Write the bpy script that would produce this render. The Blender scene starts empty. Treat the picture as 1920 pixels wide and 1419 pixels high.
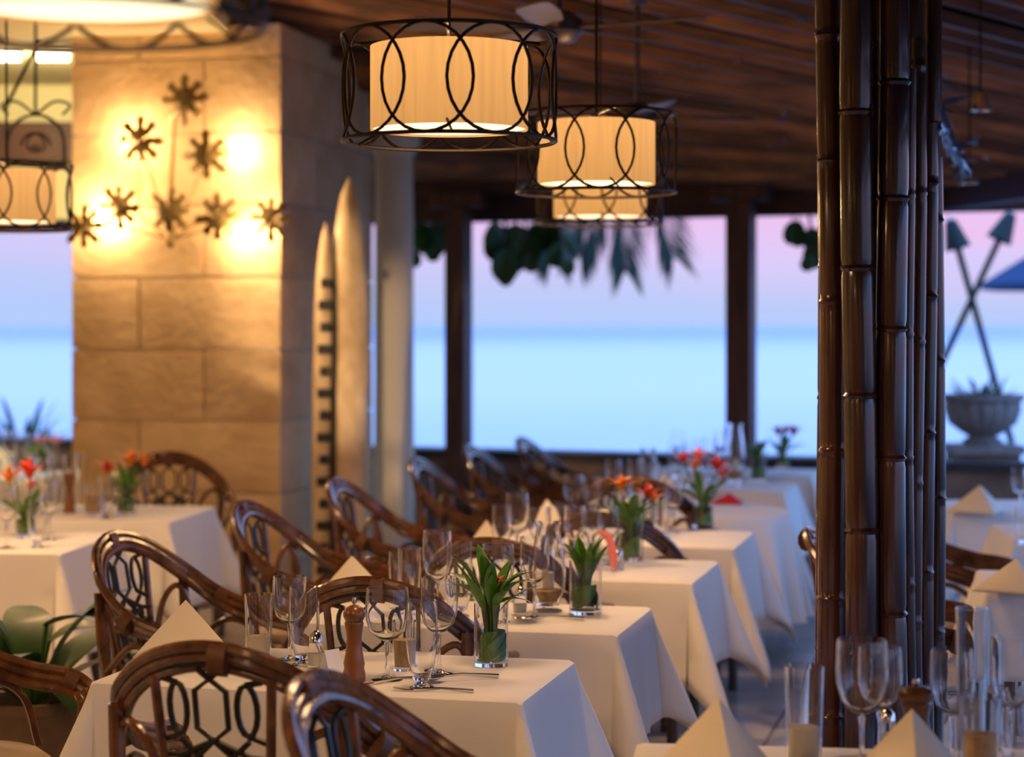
import bpy, bmesh, math, random
from mathutils import Vector, Matrix, noise
random.seed(7)
PI = math.pi
F = 3800.0            # focal length in pixels of the 1920x1419 frame
HCAM = 1.75
SC = bpy.context.scene
COL = SC.collection

# ------------------------------------------------------------------ camera
cam_d = bpy.data.cameras.new('camera')
cam = bpy.data.objects.new('camera', cam_d); COL.objects.link(cam)
cam.location = (0, 0, HCAM); cam.rotation_euler = (PI/2, 0, 0)
cam_d.sensor_width = 36; cam_d.lens = F/1920*36
cam_d.shift_y = -99.5/1920
cam_d.clip_end = 20000
cam_d.dof.use_dof = True
cam_d.dof.focus_distance = 5.85
cam_d.dof.aperture_fstop = 1.9
SC.camera = cam

# ------------------------------------------------------------------ sky
world = bpy.data.worlds.new('dusk_sky'); SC.world = world
world.use_nodes = True
nt = world.node_tree; nt.nodes.clear()
wo = nt.nodes.new('ShaderNodeOutputWorld'); bg = nt.nodes.new('ShaderNodeBackground')
tc = nt.nodes.new('ShaderNodeTexCoord'); sx = nt.nodes.new('ShaderNodeSeparateXYZ')
rp = nt.nodes.new('ShaderNodeValToRGB')
nz = nt.nodes.new('ShaderNodeTexNoise'); mp = nt.nodes.new('ShaderNodeMapping')
ad = nt.nodes.new('ShaderNodeMath'); ad.operation = 'MULTIPLY_ADD'; az = nt.nodes.new('ShaderNodeMath'); az.operation = 'MULTIPLY_ADD'
nt.links.new(tc.outputs['Generated'], sx.inputs[0])
nt.links.new(tc.outputs['Generated'], mp.inputs[0]); mp.inputs['Scale'].default_value = (2, 2, 22)
nt.links.new(mp.outputs[0], nz.inputs['Vector']); nz.inputs['Scale'].default_value = 3.0; nz.inputs['Detail'].default_value = 3
nt.links.new(nz.outputs['Fac'], ad.inputs[0]); ad.inputs[1].default_value = 0.03
nt.links.new(sx.outputs['X'], az.inputs[0]); az.inputs[1].default_value = .035
zo = nt.nodes.new('ShaderNodeMath'); zo.operation = 'SUBTRACT'; nt.links.new(sx.outputs['Z'], zo.inputs[0]); zo.inputs[1].default_value = .015
nt.links.new(zo.outputs[0], az.inputs[2]); nt.links.new(az.outputs[0], ad.inputs[2])
el = rp.color_ramp.elements
stops = [(0.0, (.19, .25, .40)), (.006, (.19, .25, .40)), (.020, (.235, .245, .385)), (.038, (.295, .25, .395)), (.056, (.355, .225, .36)),
         (.09, (.28, .30, .52)), (.17, (.25, .44, .88)), (.45, (.22, .44, .95)), (1.0, (.16, .34, .85))]
while len(el) < len(stops): el.new(.5)
for e, (p, c) in zip(el, stops):
    e.position = p; e.color = (*c, 1)
nt.links.new(ad.outputs[0], rp.inputs[0]); nt.links.new(rp.outputs[0], bg.inputs[0])
bg.inputs[1].default_value = 2.25
nt.links.new(bg.outputs[0], wo.inputs[0])

vs = SC.view_settings
vs.view_transform = 'Standard'; vs.look = 'None'; vs.exposure = 0.12; vs.gamma = 1; vs.use_curve_mapping = False
SC.cycles.caustics_reflective = False
SC.cycles.sample_clamp_indirect = 4.0
LAMP_WARM = (1.0, .57, .27)
K_DOWN, K_UP, K_SCONCE = 10.0, 36.0, 14.5
SHADE_E, DIFF_E = .80, 1.7

# ------------------------------------------------------------------ helpers
def at(px, py, z=.757):
    Y = (HCAM-z)*F/(py-610.0)
    return Vector(((px-960)*Y/F, Y, z))
def pw(px, py, Y): return Vector(((px-960)*Y/F, Y, HCAM-(py-610)*Y/F))

def tag(o, label=None, cat=None, group=None, kind=None):
    if label: o['label'] = label
    if cat: o['category'] = cat
    if group: o['group'] = group
    if kind: o['kind'] = kind
    return o
def link(name, data, parent=None, loc=(0, 0, 0), rot=(0, 0, 0), sc=None):
    o = bpy.data.objects.new(name, data); COL.objects.link(o)
    o.location = loc; o.rotation_euler = rot
    if sc is not None: o.scale = (sc, sc, sc) if isinstance(sc, (int, float)) else sc
    if parent: o.parent = parent
    return o
def thing(name, label, cat, loc=(0, 0, 0), rz=0, group=None, sc=None):
    return tag(link(name, None, None, loc, (0, 0, rz), sc), label, cat, group)
def dup(root, loc=None, rz=None, label=None, group=None, sc=None):
    r = root.copy(); COL.objects.link(r)
    if loc is not None: r.location = loc
    if rz is not None: r.rotation_euler = (0, 0, rz)
    if label: r['label'] = label
    if group: r['group'] = group
    if sc is not None: r.scale = (sc, sc, sc) if isinstance(sc, (int, float)) else sc
    for ch in list(root.children):
        c = ch.copy(); COL.objects.link(c); c.parent = r
        for g in list(ch.children):
            d = g.copy(); COL.objects.link(d); d.parent = c
    return r

class MB:
    def __init__(s): s.v = []; s.f = []
    def add(s, vs_, fs):
        b = len(s.v); s.v += [tuple(v) for v in vs_]; s.f += [tuple(i+b for i in f) for f in fs]; return s
    def box(s, c, d, rz=0, M=None):
        x, y, z = (k/2 for k in d)
        P = [Vector((a, b, e)) for e in (-z, z) for b in (-y, y) for a in (-x, x)]
        R = Matrix.Rotation(rz, 3, 'Z') if M is None else M
        P = [R @ p + Vector(c) for p in P]
        return s.add(P, [(0, 2, 3, 1), (4, 5, 7, 6), (0, 1, 5, 4), (2, 6, 7, 3), (0, 4, 6, 2), (1, 3, 7, 5)])
    def tube(s, pts, r, n=8, closed=False, flat=1.0, caps=True):
        pts = [Vector(p) for p in pts]; m = len(pts)
        rs = r if isinstance(r, (list, tuple)) else [r]*m
        T = []
        for i in range(m):
            a = pts[(i-1) % m] if (closed or i > 0) else pts[i]
            b = pts[(i+1) % m] if (closed or i < m-1) else pts[i]
            t = (b-a); T.append(t.normalized() if t.length > 1e-9 else Vector((0, 0, 1)))
        up = Vector((0, 0, 1)) if abs(T[0].z) < .9 else Vector((1, 0, 0))
        N = (up-T[0]*up.dot(T[0])).normalized(); V = []
        for i in range(m):
            N = (N-T[i]*N.dot(T[i]))
            N = N.normalized() if N.length > 1e-6 else T[i].orthogonal().normalized()
            B = T[i].cross(N)
            for k in range(n):
                a = 2*PI*k/n
                V.append(pts[i]+N*(math.cos(a)*rs[i])+B*(math.sin(a)*rs[i]*flat))
        Fc = []
        for i in range(m if closed else m-1):
            j = (i+1) % m
            for k in range(n):
                l = (k+1) % n
                Fc.append((i*n+k, i*n+l, j*n+l, j*n+k))
        if not closed and caps:
            Fc.append(tuple(range(n-1, -1, -1))); Fc.append(tuple((m-1)*n+k for k in range(n)))
        return s.add(V, Fc)
    def lathe(s, prof, n=24, c=(0, 0, 0), close=False):
        V = []; Fc = []; c = Vector(c)
        for (r, z) in prof:
            for k in range(n):
                a = 2*PI*k/n; V.append(c+Vector((r*math.cos(a), r*math.sin(a), z)))
        m = len(prof)
        for i in range(m if close else m-1):
            j = (i+1) % m
            for k in range(n):
                l = (k+1) % n; Fc.append((i*n+k, i*n+l, j*n+l, j*n+k))
        if not close:
            if prof[0][0] > 1e-5: Fc.append(tuple(range(n-1, -1, -1)))
            if prof[-1][0] > 1e-5: Fc.append(tuple((m-1)*n+k for k in range(n)))
        return s.add(V, Fc)
    def mesh(s, name, mat, smooth=True):
        me = bpy.data.meshes.new(name); me.from_pydata(s.v, [], s.f)
        bm = bmesh.new(); bm.from_mesh(me)
        bmesh.ops.remove_doubles(bm, verts=bm.verts, dist=1e-6)
        bmesh.ops.recalc_face_normals(bm, faces=bm.faces)
        if smooth:
            for f in bm.faces: f.smooth = True
            for e in bm.edges:
                if len(e.link_faces) == 2 and e.calc_face_angle(0) > .7: e.smooth = False
        bm.to_mesh(me); bm.free()
        me.materials.append(mat); return me
    def obj(s, name, mat, parent=None, smooth=True, **k): return link(name, s.mesh(name, mat, smooth), parent, **k)

def crom(P, n=6, closed=False):
    P = [Vector(p) for p in P]; m = len(P); out = []
    for i in range(m if closed else m-1):
        a, b, c, d = (P[(i-1) % m] if closed or i > 0 else P[i]*2-P[i+1]), P[i], P[(i+1) % m], (P[(i+2) % m] if closed or i < m-2 else P[(i+1)]*2-P[i])
        for k in range(n):
            t = k/n
            out.append(.5*((2*b)+(c-a)*t+(2*a-5*b+4*c-d)*t*t+(3*b-a-3*c+d)*t**3))
    if not closed: out.append(P[-1])
    return out

# ------------------------------------------------------------------ materials
def mat(name, col, rough=.6, metal=0, col2=None, scale=8, bump=0, bscale=60, stretch=(1, 1, 1), spec=.5, coat=0,
        trans=0, ior=1.45, emis=None, es=0, sheen=0, detail=4, sub=0, coords='Object'):
    m = bpy.data.materials.new(name); m.use_nodes = True
    N = m.node_tree.nodes; L = m.node_tree.links; b = N['Principled BSDF']
    b.inputs['Base Color'].default_value = (*col, 1); b.inputs['Roughness'].default_value = rough
    b.inputs['Metallic'].default_value = metal; b.inputs['Specular IOR Level'].default_value = spec
    b.inputs['Coat Weight'].default_value = coat; b.inputs['Coat Roughness'].default_value = .12
    b.inputs['Transmission Weight'].default_value = trans; b.inputs['IOR'].default_value = ior
    b.inputs['Sheen Weight'].default_value = sheen
    if emis: b.inputs['Emission Color'].default_value = (*emis, 1); b.inputs['Emission Strength'].default_value = es
    if col2 or bump:
        t = N.new('ShaderNodeTexCoord'); mp = N.new('ShaderNodeMapping'); mp.inputs['Scale'].default_value = stretch
        L.new(t.outputs[coords], mp.inputs[0])
    if col2:
        n = N.new('ShaderNodeTexNoise'); n.inputs['Scale'].default_value = scale; n.inputs['Detail'].default_value = detail
        r = N.new('ShaderNodeValToRGB'); r.color_ramp.elements[0].position = .35; r.color_ramp.elements[1].position = .68
        r.color_ramp.elements[0].color = (*col, 1); r.color_ramp.elements[1].color = (*col2, 1)
        L.new(mp.outputs[0], n.inputs['Vector']); L.new(n.outputs['Fac'], r.inputs[0]); L.new(r.outputs[0], b.inputs['Base Color'])
    if bump:
        n2 = N.new('ShaderNodeTexNoise'); n2.inputs['Scale'].default_value = bscale; n2.inputs['Detail'].default_value = 5
        bp = N.new('ShaderNodeBump'); bp.inputs['Strength'].default_value = bump; bp.inputs['Distance'].default_value = .02
        L.new(mp.outputs[0], n2.inputs['Vector']); L.new(n2.outputs['Fac'], bp.inputs['Height']); L.new(bp.outputs[0], b.inputs['Normal'])
    return m
M = {}
M['cloth'] = mat('white_linen', (.80, .78, .76), .85, bump=.12, bscale=9, sheen=.2)
M['napkin'] = mat('cream_napkin', (.82, .74, .60), .85, bump=.1, bscale=30)
M['redcloth'] = mat('red_napkin', (.65, .03, .08), .7)
M['rattan'] = mat('rattan', (.055, .018, .007), .22, col2=(.16, .062, .022), scale=14, coat=.5, bump=.15, bscale=40)
M['binding'] = mat('rattan_binding', (.10, .035, .012), .35, bump=.3, bscale=180)
M['lattice'] = mat('black_lattice', (.012, .010, .010), .35)
M['cushion'] = mat('seat_cushion', (.45, .36, .27), .85)
M['leg'] = mat('table_leg', (.06, .05, .045), .5)
M['wood'] = mat('turned_wood', (.16, .055, .018), .3, col2=(.26, .10, .035), scale=6, stretch=(4, 4, .6), coat=.4)
M['darkwood'] = mat('dark_post_wood', (.05, .018, .011), .5, col2=(.12, .04, .02), scale=5, stretch=(5, 5, .5), bump=.2)
M['beam'] = mat('beam_wood', (.045, .014, .010), .55, col2=(.09, .028, .018), scale=3)
M['strip'] = mat('ceiling_bamboo', (.085, .030, .011), .46, col2=(.36, .14, .045), scale=2.2, stretch=(.7, 3, 3), coat=.25, bump=.2, bscale=20)
M['deck'] = mat('roof_deck', (.03, .014, .008), .8)
M['bamboo'] = mat('bamboo_culm', (.026, .008, .007), .22, col2=(.095, .032, .014), scale=7, stretch=(3.5, 3.5, .35), coat=.6, bump=.12, bscale=18)
M['stone'] = mat('coral_stone', (.60, .40, .20), .9, col2=(.76, .54, .30), scale=3.5, bump=.45, bscale=16, detail=8)
M['mortar'] = mat('mortar', (.62, .50, .36), .95, bump=.3, bscale=30)
M['plaster'] = mat('yellow_plaster', (.62, .54, .33), .9, bump=.1)
M['column'] = mat('cream_plaster_column', (.78, .68, .52), .7, bump=.1, bscale=12)
M['lowwall'] = mat('low_wall_stone', (.16, .10, .065), .9, col2=(.28, .19, .12), scale=5, bump=.3)
M['cap'] = mat('wall_coping', (.035, .03, .03), .6)
M['tile'] = mat('floor_tile', (.40, .40, .43), .2, col2=(.50, .49, .51), scale=4, bump=.03)
M['grout'] = mat('grout', (.16, .15, .15), .9)
M['iron'] = mat('bronze_iron', (.035, .025, .018), .42, metal=.6)
M['goldleaf'] = mat('gilded_metal', (.26, .17, .05), .5, metal=.3)
M['glass'] = mat('clear_glass', (1, 1, 1), .0, trans=1, ior=1.45)
M['water'] = mat('table_water', (.95, .97, 1), .0, trans=1, ior=1.33)
M['milky'] = mat('frosted_candle_wax', (.80, .72, .58), .5)
M['amber'] = mat('amber_sand', (.45, .26, .09), .6, col2=(.62, .42, .2), scale=60)
M['steel'] = mat('polished_steel', (.72, .70, .68), .12, metal=1)
M['leaf'] = mat('lance_leaf', (.05, .16, .015), .36, col2=(.10, .27, .03), scale=20, coat=.15)
M['leafrib'] = mat('pale_leaf_rib', (.30, .38, .08), .5)
M['bigleaf'] = mat('broad_leaf', (.018, .065, .014), .4, col2=(.04, .12, .024), scale=8, coat=.1)
M['palm'] = mat('palm_frond', (.03, .055, .035), .6)
M['red'] = mat('red_petal', (.62, .04, .02), .45)
M['orange'] = mat('orange_petal', (.85, .24, .02), .45)
M['pink'] = mat('pink_petal', (.80, .20, .18), .5)
M['white'] = mat('white_ceramic', (.82, .82, .82), .35)
M['stem'] = mat('green_stem', (.06, .14, .02), .5)
M['fan'] = mat('fan_blade', (.24, .20, .18), .45)
M['fanmetal'] = mat('fan_metal', (.10, .08, .08), .35, metal=.8)
M['carved'] = mat('carved_pale_wood', (.50, .34, .17), .6, col2=(.80, .60, .36), scale=9, bump=.5, bscale=14, stretch=(1, 1, .5))
M['carvedark'] = mat('carved_black_wood', (.02, .018, .016), .6, bump=.3)
M['urn'] = mat('urn_stone', (.22, .20, .19), .85, col2=(.33, .30, .28), scale=12, bump=.3)
M['parasol'] = mat('blue_canvas', (.02, .06, .16), .8)
M['torch'] = mat('dark_torch', (.02, .03, .03), .5)
M['tarp'] = mat('glossy_blue_netting', (.10, .16, .30), .2, spec=.9)
M['terrace'] = mat('terrace_paving', (.20, .19, .19), .7)
M['shade'] = mat('lamp_shade_fabric', (.22, .12, .04), .9, emis=(1.0, .46, .13), es=SHADE_E, bump=.05, bscale=4, stretch=(6, 6, .2))
M['diffuser'] = mat('lamp_diffuser', (.8, .7, .5), .7, emis=(1.0, .80, .48), es=DIFF_E)
M['tube'] = mat('fluorescent_tube', (.9, .9, .8), .4, emis=(1.0, 1.0, .72), es=6)
M['bulb'] = mat('halogen_bulb', (1, .9, .7), .3, emis=(1.0, .80, .50), es=20)
# the shade's weave glows unevenly: brighter near the bulb
def shade_nodes():
    m = M['shade']; N = m.node_tree.nodes; L = m.node_tree.links; b = N['Principled BSDF']
    t = N.new('ShaderNodeTexCoord'); sp = N.new('ShaderNodeSeparateXYZ'); L.new(t.outputs['Generated'], sp.inputs[0])
    a = N.new('ShaderNodeMapRange'); a.inputs[1].default_value = 0; a.inputs[2].default_value = 1
    a.inputs[3].default_value = .80; a.inputs[4].default_value = 1.12
    nz = N.new('ShaderNodeTexNoise'); nz.inputs['Scale'].default_value = 5
    mp = N.new('ShaderNodeMapping'); mp.inputs['Scale'].default_value = (6, 6, .15); L.new(t.outputs['Generated'], mp.inputs[0]); L.new(mp.outputs[0], nz.inputs['Vector'])
    mr = N.new('ShaderNodeMapRange'); mr.inputs[3].default_value = .8*SHADE_E; mr.inputs[4].default_value = 1.2*SHADE_E
    L.new(nz.outputs['Fac'], mr.inputs[0]); L.new(sp.outputs['Z'], a.inputs[0])
    mu = N.new('ShaderNodeMath'); mu.operation = 'MULTIPLY'; L.new(a.outputs[0], mu.inputs[0]); L.new(mr.outputs[0], mu.inputs[1])
    L.new(mu.outputs[0], b.inputs['Emission Strength'])
shade_nodes()
def sea_mat():
    m = bpy.data.materials.new('sea_water'); m.use_nodes = True
    N = m.node_tree.nodes; L = m.node_tree.links; b = N['Principled BSDF']
    b.inputs['Roughness'].default_value = .25
    t = N.new('ShaderNodeTexCoord'); mp = N.new('ShaderNodeMapping'); mp.inputs['Scale'].default_value = (.25, .6, 1)
    L.new(t.outputs['Object'], mp.inputs[0])
    se = N.new('ShaderNodeSeparateXYZ'); L.new(t.outputs['Object'], se.inputs[0])
    cr = N.new('ShaderNodeValToRGB'); mr = N.new('ShaderNodeMapRange'); mr.inputs[1].default_value = 40; mr.inputs[2].default_value = 700
    L.new(se.outputs['Y'], mr.inputs[0]); L.new(mr.outputs[0], cr.inputs[0]); L.new(cr.outputs[0], b.inputs['Base Color'])   # pale shallows over sand, deeper blue offshore
    e = cr.color_ramp.elements; e[0].position = 0; e[0].color = (.42, .58, .80, 1); e[1].position = 1; e[1].color = (.20, .34, .62, 1)
    q = e.new(.12); q.color = (.86, .80, .86, 1); q = e.new(.35); q.color = (.80, .78, .86, 1)
    n = N.new('ShaderNodeTexNoise'); n.inputs['Scale'].default_value = 1.2; n.inputs['Detail'].default_value = 6
    L.new(mp.outputs[0], n.inputs['Vector'])
    bp = N.new('ShaderNodeBump'); bp.inputs['Strength'].default_value = .8; bp.inputs['Distance'].default_value = .8
    L.new(n.outputs['Fac'], bp.inputs['Height']); L.new(bp.outputs[0], b.inputs['Normal'])
    return m
M['sea'] = sea_mat()

def vary(m, lo, hi):     # every piece of this material has its own tone
    N = m.node_tree.nodes; L = m.node_tree.links; b = N['Principled BSDF']
    src = b.inputs['Base Color'].links[0].from_socket
    oi = N.new('ShaderNodeObjectInfo'); mr = N.new('ShaderNodeMapRange'); mr.inputs[3].default_value = lo; mr.inputs[4].default_value = hi
    L.new(oi.outputs['Random'], mr.inputs[0]); mx = N.new('ShaderNodeMix'); mx.data_type = 'RGBA'; mx.blend_type = 'MULTIPLY'; mx.inputs[0].default_value = 1
    cb = N.new('ShaderNodeCombineColor')
    for q in range(3): L.new(mr.outputs[0], cb.inputs[q])
    L.new(src, mx.inputs[6]); L.new(cb.outputs[0], mx.inputs[7]); L.new(mx.outputs[2], b.inputs['Base Color'])
vary(M['strip'], .35, 1.6); vary(M['stone'], .88, 1.08); vary(M['tile'], .88, 1.08); vary(M['bamboo'], .75, 1.3)

# ================================================================== SETTING
RA = math.radians(-13.9)                   # the row of tables runs this way
RD = Vector((math.sin(-RA), math.cos(RA), 0))
sea = MB().add([(-6000, 24, -2.2), (6000, 24, -2.2), (6000, 12000, -2.2), (-6000, 12000, -2.2)], [(0, 1, 2, 3)]).obj('sea', M['sea'])
tag(sea, 'calm blue sea stretching to the horizon beyond the restaurant', 'sea', kind='stuff')
ter = MB().box((1.5, 9.4, -.25), (26, 29.2, .38)).obj('ground', M['terrace'], smooth=False); tag(ter, kind='structure', label='dark paving of the terrace outside')

floor = MB().box((0, 0, -.045), (1, 1, 1)).obj('floor', M['grout'], smooth=False)
floor.data.transform(Matrix.Translation((0, 0, 0)))
bpy.data.objects.remove(floor)
floor = MB().box((1.0, 7.0, -.03), (12.5, 20.0, .045)).obj('floor', M['grout'], smooth=False)
tag(floor, 'grey tiled restaurant floor', kind='structure')
TS = .60
tile_me = None
rot = Matrix.Rotation(RA, 3, 'Z'); org = Vector((1.0, 9.5, 0))
bt = MB(); h = TS/2-.004
bt.add([(-h, -h, 0), (h, -h, 0), (h, h, 0), (-h, h, 0), (-h+.004, -h+.004, .008), (h-.004, -h+.004, .008), (h-.004, h-.004, .008), (-h+.004, h-.004, .008)],
       [(0, 1, 5, 4), (1, 2, 6, 5), (2, 3, 7, 6), (3, 0, 4, 7), (4, 5, 6, 7)])
tile_me = bt.mesh('tile', M['tile'], False)
cnt = 0
for j in range(-9, 13):
    for i in range(-7, 6):
        p = org + rot @ Vector((i*TS, j*TS, 0))
        if not (-3.6 < p.x < 4.2 and 4.0 < p.y < 15.9) : continue
        if p.y > 16.2-.40*(p.x+.8): continue
        link('tile', tile_me, floor, loc=(p.x, p.y, -.0075+.001*random.random()), rot=(0, 0, RA)); cnt += 1

# unseen walls, added to keep out sky and hold the warm interior light
for nm, c, d in (('wall_left_added', (-5.2, 7, 1.75), (.2, 20, 3.6)), ('wall_back_added', (0, -3.0, 2.3), (10.6, .2, 4.7))):
    tag(MB().box(c, d).obj(nm, M['plaster'], smooth=False), 'added yellow plastered wall closing the unseen interior', kind='structure')
ceil_l = MB().box((-3.55, 7, 3.62), (3.6, 20, .12)).obj('trim_1', M['plaster'], smooth=False)
tag(ceil_l, 'flat yellow plaster ceiling of the left bay', kind='structure')

# ---- low sea wall, fascia, posts: along the far side
A0 = Vector((-5.0, 18.0, 0)); A1 = Vector((3.7, 14.48, 0)); AD = (A1-A0).normalized(); AA = math.atan2(AD.y, AD.x)
def onwall(px):            # point of the far wall line seen at column px
    k = (px-960)/F
    t = (k*A0.y-A0.x)/(AD.x-k*AD.y)
    return A0+AD*t
lw = tag(link('wall_far', None), 'low stone wall along the sea side', kind='structure')
mid = (A0+A1)/2; Lw = (A1-A0).length
MB().box((mid.x, mid.y, .34), (Lw, .28, .72), AA).obj('masonry', M['lowwall'], lw, False)
n = 18
for i in range(n):
    c = A0+AD*(Lw*(i+.5)/n)
    MB().box((c.x, c.y, .735), (Lw/n-.012, .34, .07), AA).obj('coping_stone', M['cap'], lw, False)
eav = tag(link('trim_2', None), 'dark timber eaves beam along the sea side', kind='structure')
MB().box((mid.x, mid.y, 2.68), (Lw, .16, .22), AA).obj('eaves_beam', M['beam'], eav, False)
MB().box((mid.x-AD.y*-.25, mid.y-AD.x*.25, 2.86), (Lw, .12, .16), AA).obj('wall_plate', M['beam'], eav, False)
E0 = A1+Vector((-.55, .22, 0)); E1 = Vector((5.4, 1.0, 0)); ed = (E1-E0); em = (E0+E1)/2; ea = math.atan2(ed.y, ed.x)
MB().box((em.x, em.y, 2.68), (ed.length, .14, .20), ea).obj('side_eaves_beam', M['beam'], eav, False)
for i, (px, w, lab) in enumerate(((862, .165, 'dark timber post left of the sea view, standing at the low wall'),
                               (1380, .185, 'dark timber post right of the sea view, standing at the low wall'))):
    c = onwall(px)-Vector((0, .34, 0))
    p = thing('timber_post', lab, 'post', (c.x, c.y, 0), AA, 'timber posts along the sea wall')
    MB().box((0, 0, 1.33), (w, w, 2.66)).obj('shaft', M['darkwood'], p, False)
    MB().box((0, 0, .06), (w*1.35, w*1.35, .12)).obj('foot', M['darkwood'], p, False)
    MB().box((0, 0, 2.725), (.44, w*.95, .11)).obj('bracket', M['darkwood'], p, False)

# ---- sloping bamboo ceiling: strips run from the high left side down to the right eaves
KL = [(-.35, Vector((-2.35, 17.9, 2.72))), (0, Vector((-2.2, 16.9, 2.86))), (1, Vector((-1.95, 13.0, 3.84))), (2, Vector((-1.75, 9.0, 4.55))), (3, Vector((-1.75, 5, 4.6))), (5, Vector((-1.75, -3, 4.6)))]
KR = [(-.35, Vector((3.15, 15.2, 2.76))), (0, Vector((3.2, 14.6, 2.80))), (1, Vector((3.66, 12.2, 2.80))), (2, Vector((4.2, 9.2, 2.80))), (3, Vector((4.8, 5.2, 2.80))), (5, Vector((5.6, -3, 2.80)))]
def key(K, t):
    for (a, A), (b, B) in zip(K, K[1:]):
        if t <= b: return A.lerp(B, (t-a)/(b-a))
    return K[-1][1]
ceil = tag(link('ceiling', None), 'sloping ceiling of varnished bamboo strips', kind='structure')
dk = MB(); V = []; Fq = []
ts = [-.35, 0, .5, 1, 1.5, 2, 3, 5]
for t in ts:
    a, b = key(KL, t), key(KR, t)
    for u in range(7): V.append(a.lerp(b, u/6)+Vector((0, 0, .06)))
for i in range(len(ts)-1):
    for u in range(6): Fq.append((i*7+u, i*7+u+1, (i+1)*7+u+1, (i+1)*7+u))
dk.add(V, Fq).obj('roof_deck', M['deck'], ceil, False)
NS = 36; t0, t1 = -.3, 2.55
for i in range(NS):
    ta = t0+(t1-t0)*i/NS; tb = t0+(t1-t0)*(i+.97)/NS
    mb = MB(); segs = 6; V = []; Fq = []; prof = [(0, .0), (.10, .035), (.50, .065), (.90, .085), (1, .03)]
    jog = random.uniform(-.012, .012)
    for u in range(segs+1):
        la, lb = key(KL, ta).lerp(key(KR, ta), u/segs), key(KL, tb).lerp(key(KR, tb), u/segs)
        for (q, dz) in prof: V.append(la.lerp(lb, q)+Vector((0, 0, -dz+jog+.012)))
    for u in range(segs):
        for q in range(4): Fq.append((u*5+q, u*5+q+1, (u+1)*5+q+1, (u+1)*5+q))
    # two or three cane nodes and butt joints
    mb.add(V, Fq)
    for k in range(4):
        f = random.uniform(.08, .95)
        la, lb = key(KL, ta).lerp(key(KR, ta), f), key(KL, tb).lerp(key(KR, tb), f)
        mb.tube([la.lerp(lb, .06)+Vector((0, 0, -.004)), la.lerp(lb, .5)+Vector((0, 0, -.056)), la.lerp(lb, .94)+Vector((0, 0, -.072))], .012, 4, caps=False)
    mb.obj('bamboo_strip', M['strip'], ceil)
# upper fascia between the flat left ceiling and the bamboo roof
tag(MB().box((-1.80, 4.4, 4.12), (.08, 14.9, 1.0)).obj('trim_3', M['beam'], smooth=False), 'dark fascia over the left bay', kind='structure')
# header wall over the left opening
hw = tag(link('wall_header', None), 'yellow plastered header over the left opening', kind='structure')
MB().box((-3.9, 15.4, 3.06), (3.0, .25, 1.02)).obj('plaster_band', M['plaster'], hw, False)
MB().box((-3.85, 15.2, 3.13), (2.9, .14, .28)).obj('dark_timber', M['beam'], hw, False)

# ---- stone pillar
PW, PD = 1.40, 1.85
pil = thing('stone_pillar', 'broad pillar of yellow coral stone blocks carrying the glowing leaf sconce', 'pillar', (-1.415, 12.40, 0), RA)
pil['kind'] = 'structure'
MB().box((-PW/2, PD/2, 1.80), (PW-.05, PD-.05, 3.56)).obj('mortar_core', M['mortar'], pil, False)
def block(x0, x1, y0, y1, z0, z1):
    me = bpy.data.meshes.new('stone_block'); bm = bmesh.new()
    bmesh.ops.create_cube(bm, size=1)
    for v in bm.verts:
        v.co = Vector((x0+(v.co.x+.5)*(x1-x0), y0+(v.co.y+.5)*(y1-y0), z0+(v.co.z+.5)*(z1-z0)))
    bmesh.ops.subdivide_edges(bm, edges=bm.edges[:], cuts=2, use_grid_fill=True)
    c = Vector(((x0+x1)/2, (y0+y1)/2, (z0+z1)/2))
    for v in bm.verts:
        q = noise.noise_vector(v.co*3.1)*.0035; v.co += q
        ex = [abs(v.co.x-x0) < .02 or abs(v.co.x-x1) < .02, abs(v.co.y-y0) < .02 or abs(v.co.y-y1) < .02, abs(v.co.z-z0) < .02 or abs(v.co.z-z1) < .02]
        if sum(ex) >= 2: v.co += (c-v.co).normalized()*.006
    for f in bm.faces: f.smooth = True
    for e in bm.edges:
        if e.calc_face_angle(0) > .6: e.smooth = False
    bm.to_mesh(me); bm.free(); me.materials.append(M['stone']); return me
zs = [0, .27, .72, 1.16, 1.60, 2.05, 2.50, 2.94, 3.40, 3.60]
for k in range(len(zs)-1):
    xs = [-PW, -PW*(.36 if k % 2 else .67), 0]; ys = [0, PD*(.62 if k % 2 else .38), PD]
    g = .0035
    for i in range(2):
        for j in range(2):
            link('stone_block', block(xs[i]+g, xs[i+1]-g, ys[j]+g, ys[j+1]-g, zs[k]+g, zs[k+1]-g), pil)

# ---- round cream column
c = pw(739, 610, 14.6)
colm = thing('plaster_column', 'round cream plaster column beside the carved wooden canoe', 'column', (c.x, c.y, 0))
MB().lathe([(.150, .12), (.146, .5), (.138, 2.4), (.136, 2.96)], 32).obj('shaft', M['column'], colm)
MB().lathe([(.19, 0), (.19, .08), (.165, .12), (.15, .12)], 32).obj('base', M['column'], colm)
MB().lathe([(.14, 2.96), (.16, 3.0), (.19, 3.04), (.19, 3.14)], 32).obj('capital', M['column'], colm)

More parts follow.
